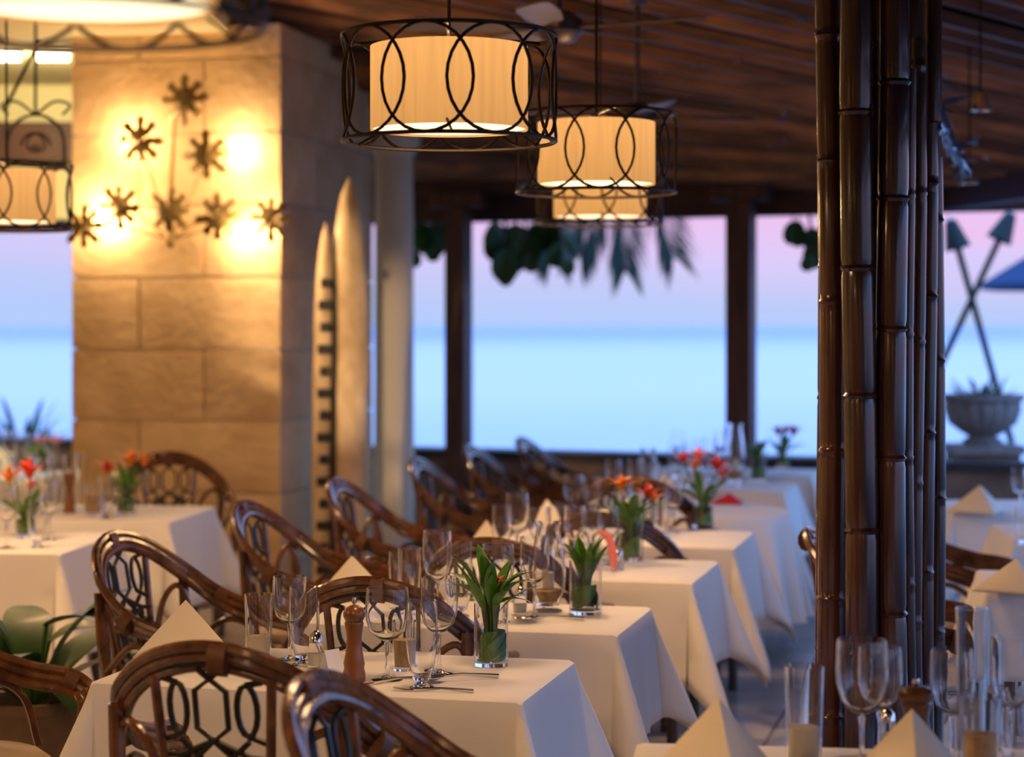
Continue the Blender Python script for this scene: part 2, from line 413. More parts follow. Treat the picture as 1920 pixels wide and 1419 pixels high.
# ---- upright carved canoe leaning at the pillar's shaded side
def carved():
    t = thing('carved_canoe', 'tall carved wooden canoe stood on end against the stone pillar', 'carving', (0, 0, 0), 0)
    b1 = pw(655, 610, 12.45); base = Vector((b1.x, b1.y, 0)); t.location = base
    def spindle(w, d, H, x, z0=.0, bend=0):
        mb = MB(); V = []; Fq = []; n = 14; m = 26
        for i in range(m+1):
            f = i/m; s = (1-((f-.5)/.5)**3)**.55 if f > .5 else .86+.14*f/.5
            s = max(s, .04)
            for k in range(n):
                a = 2*PI*k/n
                rr = 1+.10*noise.noise(Vector((math.cos(a)*1.5, math.sin(a)*1.5, f*7)))
                V.append((x+w*s*math.cos(a)*rr+bend*f*f, d*s*math.sin(a)*rr, z0+H*f))
        for i in range(m):
            for k in range(n):
                l = (k+1) % n; Fq.append((i*n+k, i*n+l, (i+1)*n+l, (i+1)*n+k))
        Fq.append(tuple(range(n-1, -1, -1))); Fq.append(tuple(m*n+k for k in range(n)))
        return mb.add(V, Fq)
    spindle(.118, .075, 2.66, 0, 0).obj('hull', M['carved'], t)
    spindle(.068, .05, 2.38, -.165, 0, .02).obj('outrigger', M['carved'], t)
    dm = spindle(.03, .075, 2.36, -.095, 0, .02).obj('gunwale', M['carvedark'], t)
    for i in range(15):                                    # carved notches up the outrigger
        z = .12+i*.135
        MB().box((-.155+.02*(z/2.4)**2, -.052, z), (.055+.03*(i % 2), .03, .055), 0).obj('carved_notch', M['carvedark'], t, False)
carved()

# ---- bamboo column in front
bc = thing('bamboo_column', 'thick column of bundled glossy dark bamboo culms in the right foreground', 'column', (1.80, 6.42, 0))
def culm(px, r, Y, top, lean=0, phase=0, seg=.42):
    c0 = pw(px, 610, Y)-bc.location; P = []; R = []; z = 0.0; z_end = top; nodes = []
    zz = phase
    while zz < z_end: nodes.append(zz); zz += seg*random.uniform(.85, 1.15)
    steps = sorted(set([0, z_end]+[q for nd in nodes for q in (nd-.03, nd-.010, nd, nd+.010, nd+.03) if 0 < q < z_end]))
    for q in steps:
        dn = min([abs(q-nd) for nd in nodes] or [1])
        rr = r*(1.13 if dn < .002 else .97 if dn < .015 else 1.03 if dn < .035 else 1.0)
        b = .007*math.sin(q*2.3+px)
        P.append((c0.x+lean*q/3+b, c0.y, q)); R.append(rr)
    MB().tube(P, R, 18).obj('bamboo_culm', M['bamboo'], bc)
for a in ((1562, .041, 6.36, 3.22, -.012, .15), (1614, .050, 6.22, 2.86, -.01, .33), (1673, .046, 6.24, 2.86, .0, .05), (1549, .026, 6.50, 3.22, -.01, .3),
          (1704, .020, 6.33, 2.55, .0, .22), (1718, .023, 6.42, 2.66, .004, .36), (1737, .027, 6.52, 2.40, .004, .1), (1752, .026, 6.63, 2.30, .01, .28),
          (1600, .045, 6.58, 3.22, 0, .1), (1655, .046, 6.60, 3.22, 0, .25), (1705, .045, 6.66, 3.22, 0, .4), (1752, .03, 6.74, 3.2, 0, .3)):
    culm(*a)
MB().box((-.16, -.02, 3.03), (.30, .34, .36)).obj('capital_block', M['beam'], bc, False)
MB().box((-.1, .02, .02), (.50, .50, .05)).obj('plinth', M['lowwall'], bc, False)

# ================================================================== TABLES
def cloth_bm(w, d, o, seed=0, R=.022, lift=.012):
    rnd = random.Random(seed); n1 = 22; mb = MB()
    ph = [rnd.uniform(0, 6) for _ in range(6)]
    def coords(L):
        inner = [-L/2+L*i/14 for i in range(15)]
        ov = [L/2+o*((i/11)**1.3) for i in range(1, 12)]
        return [-x for x in ov][::-1]+inner+ov
    X, Y = coords(w), coords(d); V = []
    for y in Y:
        for x in X:
            dx = max(abs(x)-w/2, 0); dy = max(abs(y)-d/2, 0); sxn = 1 if x > 0 else -1; syn = 1 if y > 0 else -1
            s = math.hypot(dx, dy)
            if s < 1e-9: V.append((x, y, lift+.0008*math.sin(9*x+ph[0])*math.cos(8*y+ph[1]))); continue
            a = math.atan2(dy, dx) if dx > 0 and dy > 0 else (0 if dx > 0 else PI/2)
            ux, uy = math.cos(a)*sxn, math.sin(a)*syn
            if s < R*PI/2: out, dz = R*math.sin(s/R), R*(1-math.cos(s/R))
            else: out, dz = R, R+(s-R*PI/2)
            f = max(s-.04, 0)
            cx, cy = max(min(x, w/2), -w/2), max(min(y, d/2), -d/2)
            u = (cx if dy > 0 else 0)+(cy if dx > 0 else 0)
            corner = math.sin(2*a) if dx > 0 and dy > 0 else 0
            out += .055*f+f*.10*(math.sin(u*9+ph[2]+sxn)*.5+math.sin(u*17+ph[3]+syn*2)*.28)*(1-corner)+.42*f*corner**1.5
            near = max(0, 1-min(w/2-abs(cx) if dy > 0 else 9, d/2-abs(cy) if dx > 0 else 9)/.16)*(1-corner)
            out += .05*f*near
            V.append((cx+ux*out, cy+uy*out, lift-dz*(1-.03*corner)))
    nx = len(X); Fq = [(j*nx+i, j*nx+i+1, (j+1)*nx+i+1, (j+1)*nx+i) for j in range(len(Y)-1) for i in range(nx-1)]
    return mb.add(V, Fq)
def round_cloth(r, o):
    mb = MB(); V = [(0, 0, .012)]; n = 96; rings = [.25, .6, .9, 1.0]; Fq = []
    prof = [(r*q, 0) for q in rings]+[(r+.014, .006), (r+.022, .022)]+[(None, .022+o*(k/8)) for k in range(1, 9)]
    for (rr, dz) in prof:
        for k in range(n):
            a = 2*PI*k/n
            if rr is None: q = r+.022+(dz-.022)*(.12+.11*math.sin(a*13)+.05*math.sin(a*7+1))
            else: q = rr
            V.append((q*math.cos(a), q*math.sin(a), .012-dz))
    for k in range(n): Fq.append((0, 1+k, 1+(k+1) % n))
    for i in range(len(prof)-1):
        for k in range(n):
            l = (k+1) % n; Fq.append((1+i*n+k, 1+(i+1)*n+k, 1+(i+1)*n+l, 1+i*n+l))
    return mb.add(V, Fq)
TABLES = {}
def table(key_, corner, w, d, rz, o, where, side='right', seed=0, covers='white linen tablecloth'):
    """corner = the front right (or front left) corner of the top"""
    R3 = Matrix.Rotation(rz, 3, 'Z')
    off = Vector((-w/2 if side == 'right' else w/2, d/2, 0))
    c = Vector((corner[0], corner[1], 0))+R3 @ off
    t = thing('dining_table', 'dark legged dining table hidden under the cloth, '+where, 'table', (c.x, c.y, 0), rz, 'dining tables under white cloths')
    MB().box((0, 0, .728), (w, d, .03)).obj('tabletop', M['leg'], t, False)
    for a in (-1, 1):
        for b in (-1, 1): MB().tube([(a*(w/2-.07), b*(d/2-.07), .0), (a*(w/2-.07), b*(d/2-.07), .713)], .022, 8).obj('leg', M['leg'], t)
    cl = cloth_bm(w+.012, d+.012, o, seed).obj('tablecloth', M['cloth'], None, loc=(c.x, c.y, .745), rot=(0, 0, rz))
    tag(cl, covers+', '+where, 'tablecloth', 'white tablecloths')
    m = cl.modifiers.new('thick', 'SOLIDIFY'); m.thickness = .002; m.offset = -1
    TABLES[key_] = (c, w, d, rz)
    return t
WH = {'1': 'nearest table of the row', '2': 'second table of the row', '3': 'third table of the row', '4': 'fourth table of the row',
      '5': 'round table of the row', '6': 'sixth table of the row', '7': 'farthest table of the row',
      'L1': 'front left table', 'L2': 'left table before the stone pillar', 'L3': 'left table beside the sea opening',
      'R1': 'right table near the stone urn', 'R2': 'middle table at the right edge', 'R3': 'right table behind the bamboo column', '8': 'corner table'}
table('1', (.010, 5.40), 1.20, .63, RA, .44, WH['1'], seed=1)
table('2', (.325, 6.56), 1.06, .60, RA, .40, WH['2'], seed=2)
table('3', (.680, 7.87), 1.06, .70, RA, .42, WH['3'], seed=3)
table('4', (.975, 9.09), 1.06, .70, RA, .42, WH['4'], seed=4)
table('6', (1.60, 12.06), 1.06, .72, RA, .46, WH['6'], seed=6)
table('7', (1.97, 13.40), 1.06, .60, RA, .50, WH['7'], seed=7)
table('L1', (-2.00, 8.90), 1.2, .84, math.radians(-6), .50, WH['L1'], seed=8)
table('L2', (-1.76, 10.30), 1.3, .84, math.radians(-7), .48, WH['L2'], seed=9)
table('L3', (-3.10, 12.9), 1.2, .9, math.radians(-5), .40, WH['L3'], seed=10)
table('R1', (2.36, 10.80), 1.1, .75, math.radians(-4), .46, WH['R1'], 'left', seed=11)
table('R2', (2.35, 9.45), 1.1, .72, math.radians(-6), .42, WH['R2'], 'left', seed=12)
table('R3', (1.80, 7.62), 1.1, .62, math.radians(-10), .36, WH['R3'], 'left', seed=13)
table('8', (.22, 4.02), 1.5, .80, math.radians(-7), .36, WH['8'], 'left', seed=14)
rt = thing('round_table', 'pedestal round table hidden under cloth in the long row', 'table', (1.00, 10.95, 0))
MB().lathe([(.46, .715), (.47, .725), (.47, .745), (.46, .75)], 48).obj('tabletop', M['leg'], rt)
MB().lathe([(.22, 0), (.20, .03), (.05, .08), (.04, .7), (.07, .715)], 20).obj('pedestal', M['leg'], rt)
rc = round_cloth(.48, .56).obj('tablecloth', M['cloth'], None, loc=(1.00, 10.95, .745)); tag(rc, 'rippled round white tablecloth of the row', 'tablecloth', 'white tablecloths')

# ================================================================== CHAIRS
def make_chair():
    t = thing('rattan_chair', 'rattan barrel chair', 'chair')
    base = [(.345, .27, .56), (.350, .27, .640), (.352, .20, .690), (.352, .06, .712), (.338, -.10, .765), (.288, -.235, .865), (.165, -.325, .962), (0, -.352, 1.0)]
    P = [Vector(p) for p in base]+[Vector((-p[0], p[1], p[2])) for p in base[-2::-1]]
    C = crom(P, 5)
    for k, (f, name) in enumerate(((0, 'outer_rail'), (1, 'middle_rail'), (2, 'inner_rail'))):
        Q = []
        for p in C:
            inn = Vector((-p.x, -.0-p.y*1.0, 0)); inn = inn.normalized() if inn.length > 1e-5 else inn
            Q.append(p+Vector((0, 0, -1))*(.0245*f)*(1 if p.z > .66 else .4)+inn*(.012*f if p.z > .66 else .022*f))
        MB().tube(Q, .0152, 8).obj(name, M['rattan'], t)
    # bindings
    for i in (10, 20, 34, 50, 60):
        p = C[i]; q = C[i+1]; d = (q-p).normalized()
        MB().tube([p-d*.022+Vector((0, 0, -.027)), p+d*.022+Vector((0, 0, -.027))], .041, 10, flat=.72).obj('binding', M['binding'], t)
    zt = .95
    for s in (-1, 1):
        MB().tube(crom([(s*.262, -.205, .0), (s*.262, -.21, .45), (s*.29, -.225, .65), (s*.292, -.235, .83)], 5), .019, 8).obj('leg', M['rattan'], t)
        MB().tube(crom([(s*.25, .235, .0), (s*.262, .235, .30), (s*.33, .265, .52), (s*.345, .255, .62)], 5), .019, 8).obj('leg', M['rattan'], t)
        MB().tube([(s*.132, -.235, .45), (s*.136, -.285, .70), (s*.150, -.315, .92)], .013, 8).obj('back_post', M['rattan'], t)
        MB().tube(crom([(s*.136, -.262, .60), (s*.19, -.26, .74), (s*.262, -.24, .79), (s*.29, -.21, .70), (s*.275, -.21, .50)], 5), .012, 7).obj('arched_strut', M['rattan'], t)
        MB().tube(crom([(s*.30, -.20, .56), (s*.335, -.08, .66), (s*.345, .04, .62), (s*.33, .10, .47)], 5), .012, 7).obj('side_brace', M['rattan'], t)
    # seat
    MB().tube([(.275*math.cos(2*PI*k/28), .255*math.sin(2*PI*k/28), .435) for k in range(28)], .020, 8, closed=True).obj('seat_ring', M['rattan'], t)
    MB().lathe([(.001, .435), (.25, .435), (.262, .455), (.262, .485), (.235, .505), (.001, .512)], 32).obj('cushion', M['cushion'], t)
    MB().tube([(.255*math.cos(2*PI*k/24), .215*math.sin(2*PI*k/24), .17) for k in range(24)], .012, 7, closed=True).obj('stretcher', M['rattan'], t)
    # black fretwork: chains of hexagons and lenses
    def bp(x, z):           # on the slightly raked, bowed back
        f = (z-.46)/.5
        return Vector((x, -.228-.095*f-.02*(1-(x/.14)**2), z))
    lm = MB()
    def line(pts, closed=False): lm.tube([bp(*q) for q in pts], .0078, 6, closed=closed)
    for zc in (.845, .615):
        line([(0, zc+.075), (.040, zc+.045), (.040, zc-.045), (0, zc-.075), (-.040, zc-.045), (-.040, zc+.045)], True)
        for s in (-1, 1):
            line([(s*.088+s*.024*math.sin(2*PI*k/14), zc+.062*math.cos(2*PI*k/14)) for k in range(14)], True)
            line([(s*.128, zc+.07), (s*.088, zc+.062)]); line([(s*.130, zc-.08), (s*.088, zc-.062)])
            line([(0, zc+.075), (s*.088, zc+.115)]) if zc < .8 else line([(0, zc+.075), (s*.03, zc+.10)])
            line([(0, zc-.075), (s*.088, zc-.115), (s*.13, zc-.12)])
    for s in (-1, 1):
        line([(s*.088, .73), (s*.088, .70)]); line([(0, .77), (s*.088, .69)]); line([(0, .69), (s*.088, .77)])
    line([(-.135, .50), (.135, .50)]); line([(-.14, .93), (-.05, .955), (.05, .955), (.14, .93)])
    lm.obj('lattice', M['lattice'], t)
    return t
proto = make_chair(); first = [True]
def chair(x, y, rz, label, sc=1.0, group='rattan barrel chairs around the tables'):
    if first[0]:
        first[0] = False; proto.location = (x, y, 0); proto.rotation_euler = (0, 0, rz); proto['label'] = label; proto['group'] = group
        proto.scale = (sc, sc, sc); return proto
    return dup(proto, (x, y, 0), rz, label, group, sc)
FB = RA; FR = RA-PI/2             # facing the sea / facing right
chair(-.62, 5.08, FB+math.radians(-2), 'rattan chair with its black lattice back to us, drawn to the nearest table', 1.0)
chair(-.36, 6.53, FB, 'rattan chair between the nearest and second tables, lattice seen through the glasses', .97)
chair(.0, 7.68, FB, 'rattan chair between the second and third tables, only its rail and right arm showing', .97)
chair(.46, 8.98, FB, 'rattan chair between the third and fourth tables, left of the tall vases', .95)
chair(.66, 10.32, FB, 'dark rattan chair drawn up to the round table')
chair(-.10, 4.22, FR-math.radians(4), 'blurred rattan chair seen side on at the bottom, nearest of all chairs')
chair(-1.60, 5.86, FR+math.radians(3), 'rattan chair at the left edge beside the green plant, only its arms showing')
chair(-1.10, 7.17, FR-math.radians(6), 'rattan chair at the left end of the second table, lattice back turned right')
chair(-.80, 8.50, FR, 'rattan chair at the left end of the third table, before the stone pillar')
chair(-.52, 9.75, FR, 'rattan chair at the left end of the fourth table, before the carved canoe')
chair(-.20, 11.25, FR, 'rattan chair behind the cream column, facing the round table')
chair(.07, 12.50, FR, 'rattan chair below the left timber post')
chair(.40, 13.40, FR, 'farthest rattan chair of the row, dark against the low sea wall')
chair(-1.93, 11.55, PI+math.radians(14), 'rattan chair facing us against the stone pillar behind orange flowers')
chair(1.42, 7.33, FR, 'rattan chair half hidden behind the bamboo column, crest showing at its left')
chair(1.95, 8.83, FR, 'rattan chair right of the bamboo column with its curved arms showing')

# ================================================================== TABLEWARE
def shell(outer, inner): return outer+inner[::-1]
def goblet(H=.235, r=.054):
    t = thing('wine_goblet', 'goblet', 'glass')
    bz = H*.42
    bowl = [(.006, bz), (r*.45, bz+.008), (r*.80, bz+.026), (r*.97, bz+.055), (r, bz+.082), (r*.97, H-.02), (r*.94, H)]
    inn = [(max(a-.0016, .0005), z+(.003 if i < 2 else 0)) for i, (a, z) in enumerate(bowl)]; inn[0] = (.0005, bz+.004)
    MB().lathe([(.0005, bz)]+bowl+inn[::-1], 28).obj('bowl', M['glass'], t)
    MB().lathe([(.0005, bz-.001), (.008, bz-.002), (.0055, bz-.02), (.0045, bz*.5), (.007, .012), (.018, .006), (r*.72, .002), (r*.72, .0005), (.0005, .0005)], 20).obj('stem', M['glass'], t)
    return t
def footed(H=.20, r=.041):
    t = thing('water_glass', 'glass', 'glass')
    pr = [(.022, .02), (r*.80, .055), (r*.98, .11), (r*.92, H)]
    MB().lathe([(.0005, .02)]+pr+[(a-.0018, z+(.006 if i == 0 else 0)) for i, (a, z) in enumerate(pr)][::-1]+[(.0005, .026)], 28).obj('bowl', M['glass'], t)
    MB().lathe([(.0005, .0195), (.016, .019), (.010, .012), (.03, .003), (.03, .0005), (.0005, .0005)], 20).obj('foot', M['glass'], t)
    return t
def tumbler(H=.15, r=.039, fill=None, fz=.4):
    t = thing('tumbler', 'tumbler', 'glass')
    MB().lathe([(.0005, .0005), (r*.86, .0005), (r, H), (r-.002, H), (r*.86-.002, .010), (.0005, .010)], 28).obj('wall', M['glass'], t)
    if fill: MB().lathe([(.0005, .011), (r*.86-.004, .011), (r*.86-.004+(.14*r)*fz, H*fz), (.0005, H*fz)], 24).obj('contents', fill, t)
    return t
def hurricane(H=.24, r=.055, fill='amber'):
    t = thing('candle_glass', 'candle glass', 'candle holder')
    pr = [(r*.62, .018), (r*.95, .06), (r, .11), (r*.82, .18), (r*.66, H-.02), (r*.78, H)]
    MB().lathe([(.0005, .018)]+pr+[(a-.002, z+(.006 if i == 0 else 0)) for i, (a, z) in enumerate(pr)][::-1]+[(.0005, .024)], 28).obj('chimney', M['glass'], t)
    MB().lathe([(.0005, .0005), (r*.8, .0005), (r*.8, .004), (.016, .010), (.013, .0175), (.0005, .0178)], 20).obj('foot', M['glass'], t)
    MB().lathe([(.0005, .026), (r*.52, .027), (r*.80, .058), (.0005, .062)], 20).obj('sand', M[fill], t)
    MB().lathe([(.0005, .063), (.018, .063), (.018, .105), (.0005, .107)], 16).obj('candle', M['milky'], t)
    return t
def mill(H=.215, r=.03):
    t = thing('pepper_mill', 'pepper mill', 'pepper mill')
    k = r/.03
    MB().lathe([(.0005, 0), (.030*k, 0), (.031*k, .02), (.027*k, .035), (.029*k, .045), (.023*k, .075), (.020*k, .11), (.023*k, .135), (.026*k, .148), (.024*k, .154), (.0005, .155)], 24).obj('body', M['wood'], t)
    MB().lathe([(.0005, .1555), (.024*k, .156), (.029*k, .166), (.030*k, .176), (.025*k, .188), (.012*k, .195), (.0005, .197)], 24).obj('cap', M['wood'], t)
    MB().lathe([(.0005, .1975), (.005, .198), (.007, .204), (.005, H), (.0005, H+.001)], 12).obj('finial', M['steel'], t)
    return t
def salt():
    t = thing('salt_shaker', 'salt shaker', 'salt shaker')
    MB().lathe([(.0005, 0), (.019, 0), (.022, .03), (.017, .055), (.0005, .056)], 16).obj('body', M['glass'], t)
    MB().lathe([(.0005, .006), (.014, .006), (.014, .032), (.0005, .033)], 16).obj('salt', M['white'], t)
    MB().lathe([(.0005, .0565), (.018, .0565), (.016, .070), (.006, .080), (.0005, .081)], 16).obj('cap', M['steel'], t)
    return t
def napkin():
    mb = MB(); H = .135; w = .115; d = .10
    # standing pyramid fold: two panels meeting on a front ridge, turned-under hems
    A = (0, .02, H); Lp = (-w, .06, .0); Rp = (w, .06, .0); Fp = (0, -d, .0); B = (0, .085, 0)
    V = []; Fq = []
    def panel(a, b, c, bulge, nn):
        n = 8; st = len(V)
        a, b, c = Vector(a), Vector(b), Vector(c); idx = {}
        nrm = (b-a).cross(c-a).normalized()
        for i in range(n+1):
            for j in range(n+1-i):
                u, v = i/n, j/n; p = a*(1-u-v)+b*u+c*v
                idx[(i, j)] = len(V); V.append(p+nrm*bulge*27*u*v*(1-u-v))
        for i in range(n):
            for j in range(n-i):
                Fq.append((idx[(i, j)], idx[(i+1, j)], idx[(i, j+1)]))
                if j < n-i-1: Fq.append((idx[(i+1, j)], idx[(i+1, j+1)], idx[(i, j+1)]))
    panel(A, Lp, Fp, .006, 0); panel(A, Fp, Rp, .006, 0); panel(A, B, Lp, -.012, 0); panel(A, Rp, B, -.012, 0)
    mb.add(V, Fq)
    me = mb.mesh('napkin', M['napkin'])
    return me
nap_me = napkin()
nap_obj_first = None
def place_napkin(p, rz, label, sc=1.0, group='folded cream napkins standing on the tables', m=None):
    o = link('napkin', nap_me, None, Vector(p)+Vector((0, 0, .004)), (0, 0, rz), sc); tag(o, label, 'napkin', group)
    md = o.modifiers.new('fold', 'SOLIDIFY'); md.thickness = .0035; md.offset = 0
    return o
def leaf_mesh(name, L, w, bend, m, n=8, fold=.25):
    V = []; Fq = []
    for i in range(n+1):
        f = i/n; hw = w*math.sin(PI*min(1, f*.93+.05))**.8*(1 if f < .999 else 0)
        a = bend*f; z = L*f*math.cos(a*.6); y = L*f*math.sin(a*.6)
        V += [(-hw, y-fold*hw, z), (0, y, z), (hw, y-fold*hw, z)]
    for i in range(n):
        for k in range(2): Fq.append((i*3+k, i*3+k+1, (i+1)*3+k+1, (i+1)*3+k))
    return MB().add(V, Fq).mesh(name, m)
LEAF = [leaf_mesh('leaf', .155, .019, .35, M['leaf']), leaf_mesh('leaf', .135, .018, .9, M['leaf']), leaf_mesh('leaf', .175, .021, .6, M['leaf'])]
PET = {k: leaf_mesh('petal', .085, .014, .8, M[k], 6) for k in ('red', 'orange', 'pink')}
BUD = {k: MB().lathe([(.001, 0), (.012, .012), (.016, .03), (.009, .055), (.001, .07)], 10).mesh('bud', M[k]) for k in ('red', 'orange', 'pink')}
def vase(label, p, H=.17, r=.047, style='leafy', seed=0, sc=1.0, blooms=()):
    rnd = random.Random(seed)
    t = thing('flower_vase', label, 'vase', p, rnd.uniform(0, 6), None, sc)
    MB().lathe([(.0005, .0005), (r, .0005), (r, H), (r-.0022, H), (r-.0022, .014), (.0005, .014)], 32).obj('glass_cylinder', M['glass'], t)
    # broad leaves wound inside the glass
    for k in range(5):
        V = []; Fq = []; a0 = rnd.uniform(0, 6); n = 14; rr = r-.006-.003*k
        for i in range(n+1):
            f = i/n; a = a0+f*3.4; zc = .022+(H*.42)*f; hw = .030*math.sin(PI*(f*.9+.06))
            V += [(rr*math.cos(a), rr*math.sin(a), max(zc-hw, .016)), (rr*.98*math.cos(a), rr*.98*math.sin(a), zc), (rr*math.cos(a), rr*math.sin(a), min(zc+hw, H*.60))]
        for i in range(n):
            for q in range(2): Fq.append((i*3+q, i*3+q+1, (i+1)*3+q+1, (i+1)*3+q))
        MB().add(V, Fq).obj('wrapped_leaf', M['leaf'], t)
        if k == 0:
            MB().tube([((rr-.001)*math.cos(a0+i/n*3.4), (rr-.001)*math.sin(a0+i/n*3.4), .022+(H*.42)*i/n) for i in range(n+1)], .0022, 5).obj('leaf_rib', M['leafrib'], t)
    nl = {'leafy': 22, 'tight': 20, 'bloom': 12}[style]
    sm = MB()
    for k in range(nl):
        a = 2*PI*k/nl+rnd.uniform(-.2, .2); tilt = (rnd.uniform(.15, 1.0) if style != 'tight' else rnd.uniform(.05, .38)); 
        z0 = H*rnd.uniform(.62, .95) if style != 'leafy' else H*rnd.uniform(.85, 1.12)
        q = rnd.uniform(.2, .65)*r; base = Vector((q*math.cos(a), q*math.sin(a), z0))
        sm.tube([(0.006*math.cos(a), .006*math.sin(a), .03), base+Vector((0, 0, .02))], .0032, 5)
        o = link('leaf', rnd.choice(LEAF), t, base, sc=rnd.uniform(.85, 1.12)*(.8 if style == 'tight' else 1))
        o.rotation_euler = (Matrix.Rotation(a-PI/2, 3, 'Z') @ Matrix.Rotation(-tilt, 3, 'X') @ Matrix.Rotation(rnd.uniform(-.3, .3), 3, 'Z')).to_euler()
    for (kind, dx, dz, s) in blooms:
        a = rnd.uniform(0, 6); b = Vector((dx, rnd.uniform(-.02, .02), H+dz))
        b = Matrix.Rotation(-t.rotation_euler.z, 3, 'Z') @ b
        sm.tube([(0, 0, .03), (b.x*.3, b.y*.3, H), b], .003, 5)
        fl = link('bud', BUD[kind], t, b, sc=s)
        for q in range(6):
            pt = link('petal', PET[kind], fl)
            pt.rotation_euler = (Matrix.Rotation(q*PI/3+a, 3, 'Z') @ Matrix.Rotation(-(.5+.25*(q % 2)), 3, 'X')).to_euler()
            pt.location = (0, 0, .008)
    sm.obj('stems', M['stem'], t)
    return t
PR = {}
def put(kind, px, py, label, group, Wpx=None, Hpx=None, rz=0, **kw):
    """place a copy of a ware on a cloth, scaled from its size in the photograph"""
    mk, r0, h0 = {'goblet': (goblet, .054, .235), 'footed': (footed, .041, .20), 'tumbler': (lambda: tumbler(.15, .039), .039, .15),
              'milk': (lambda: tumbler(.15, .039, M['milky'], .38), .039, .15), 'flute': (lambda: tumbler(.20, .022), .022, .20),
              'hurricane': (hurricane, .055, .24), 'mill': (mill, .03, .215), 'salt': (salt, .02, .08), 'sandglass': (lambda: tumbler(.12, .034, M['amber'], .62), .034, .12)}[kind]
    p = at(px, py); k = F/p.y
    s = (Wpx/k/2/r0) if Wpx else 1.0
    sz = (Hpx/k/h0) if Hpx else s
    if kind not in PR:
        o = mk(); PR[kind] = o; o['label'] = label; o['group'] = group; o.location = p; o.rotation_euler = (0, 0, rz); o.scale = (s, s, sz); return o
    return dup(PR[kind], p, rz, label, group, (s, s, sz))
def cutlery(px, py, rz, label, kind='spoon'):
    p = at(px, py)
    o = thing(kind, label, kind, p, rz, 'steel cutlery on the tables', 1.35 if kind == 'spoon' else 1.1)
    if kind == 'spoon':
        V = []; Fq = []; n = 12; m = 5
        for i in range(m+1):
            f = i/m
            for k in range(n):
                a = 2*PI*k/n; V.append((.021*f*math.cos(a), .032*f*math.sin(a), .004+.008*f*f))
        for i in range(m):
            for k in range(n): Fq.append((i*n+k, i*n+(k+1) % n, (i+1)*n+(k+1) % n, (i+1)*n+k))
        s_ = MB().add(V, Fq).obj('spoon_bowl', M['steel'], o); s_.modifiers.new('t', 'SOLIDIFY').thickness = .0015
        MB().tube([(0, .03, .012), (0, .07, .014), (0, .15, .005)], [.003, .0028, .005], 6, flat=.5).obj('handle', M['steel'], o)
    else:
        MB().tube([(0, .0, .004), (0, .07, .010), (0, .15, .005)], [.006, .0028, .005], 6, flat=.5).obj('handle', M['steel'], o)
        for q in (-1.5, -.5, .5, 1.5): MB().tube([(q*.003, 0, .004), (q*.0045, -.02, .003), (q*.0045, -.055, .008)], .0012, 5).obj('tine', M['steel'], o)
    return o

G = {k: 'glassware on the '+v for k, v in WH.items()}
def ware(tk, rows):
    for r in rows:
        kind, px, py, W, H, desc = r
        put(kind, px, py, desc+', on the '+WH[tk], G[tk], W, H)
# ---------------- table 1
ware('1', [('goblet', 726, 1274, 83, 172, 'large wine goblet right of the pepper mill'),
           ('goblet', 823, 1264, 72, 182, 'tall wine goblet just left of the leafy vase'),
           ('footed', 791, 1290, 62, 165, 'footed water glass in front of the goblets'),
           ('sandglass', 757, 1256, 46, 92, 'small glass of cream sand between the goblets'),
           ('mill', 664, 1277, 42, 157, 'turned brown wooden pepper mill'),
           ('salt', 592, 1252, 30, 70, 'small glass salt shaker left of the pepper mill'),
           ('milk', 485, 1240, 55, 126, 'tumbler with a milky candle in its base'),
           ('goblet', 543, 1236, 66, 156, 'wine goblet right of the milky tumbler'),
           ('footed', 570, 1246, 60, 146, 'footed glass left of the salt shaker')])
vase('glass vase of long green lance leaves, on the nearest table of the row', at(921, 1247), .182, .0505, 'leafy', 3, blooms=(('red', .012, .045, .55),))
cutlery(806, 1280, math.radians(-70), 'upturned steel spoon catching the lamp light, on the nearest table of the row')
cutlery(776, 1296, math.radians(-100), 'steel fork beside the shiny spoon, on the nearest table of the row', 'fork')
cutlery(700, 1283, math.radians(-60), 'steel fork at the foot of the large goblet, on the nearest table', 'fork')
place_napkin(at(332, 1226), math.radians(-50), 'cream napkin folded to a peak at the left end of the nearest table', (1.65, 1.5, 1.15))
card = MB().add([(-.03, -.02, 0), (.03, -.02, 0), (.03, .02, 0), (-.03, .02, 0), (-.03, 0, .062), (.03, 0, .062)], [(0, 1, 5, 4), (3, 4, 5, 2)]).obj('place_card', M['white'], None, False, loc=at(622, 1258), rot=(0, 0, .9))
card.modifiers.new('t', 'SOLIDIFY').thickness = .0012
tag(card, 'small white tent card beside the pepper mill on the nearest table', 'card')
# ---------------- table 2
ware('2', [('goblet', 820, 1160, 56, 165, 'tallest wine goblet, above the round chair rail'),
           ('footed', 862, 1156, 50, 140, 'footed glass right of the tallest goblet'),
           ('tumbler', 768, 1150, 44, 122, 'straight tumbler left of the tallest goblet'),
           ('flute', 741, 1146, 24, 112, 'slim flute at the left of the glasses'),
           ('goblet', 934, 1166, 62, 145, 'wide goblet behind the long green leaves'),
           ('goblet', 1002, 1158, 56, 152, 'goblet before the big candle glass'),
           ('hurricane', 1028, 1146, 66, 168, 'big hurricane candle glass beside the short leafy vase'),
           ('salt', 975, 1152, 24, 52, 'small salt shaker at the foot of the goblets')])
vase('glass vase of short upright green leaves, on the second table of the row', at(1098, 1150), .182, .056, 'tight', 8)
cutlery(984, 1167, math.radians(-80), 'upturned steel spoon near the hurricane glass, on the second table of the row')
place_napkin(at(648, 1122), math.radians(-50), 'cream napkin folded to a peak at the left end of the second table', (1.6, 1.4, 1.1))
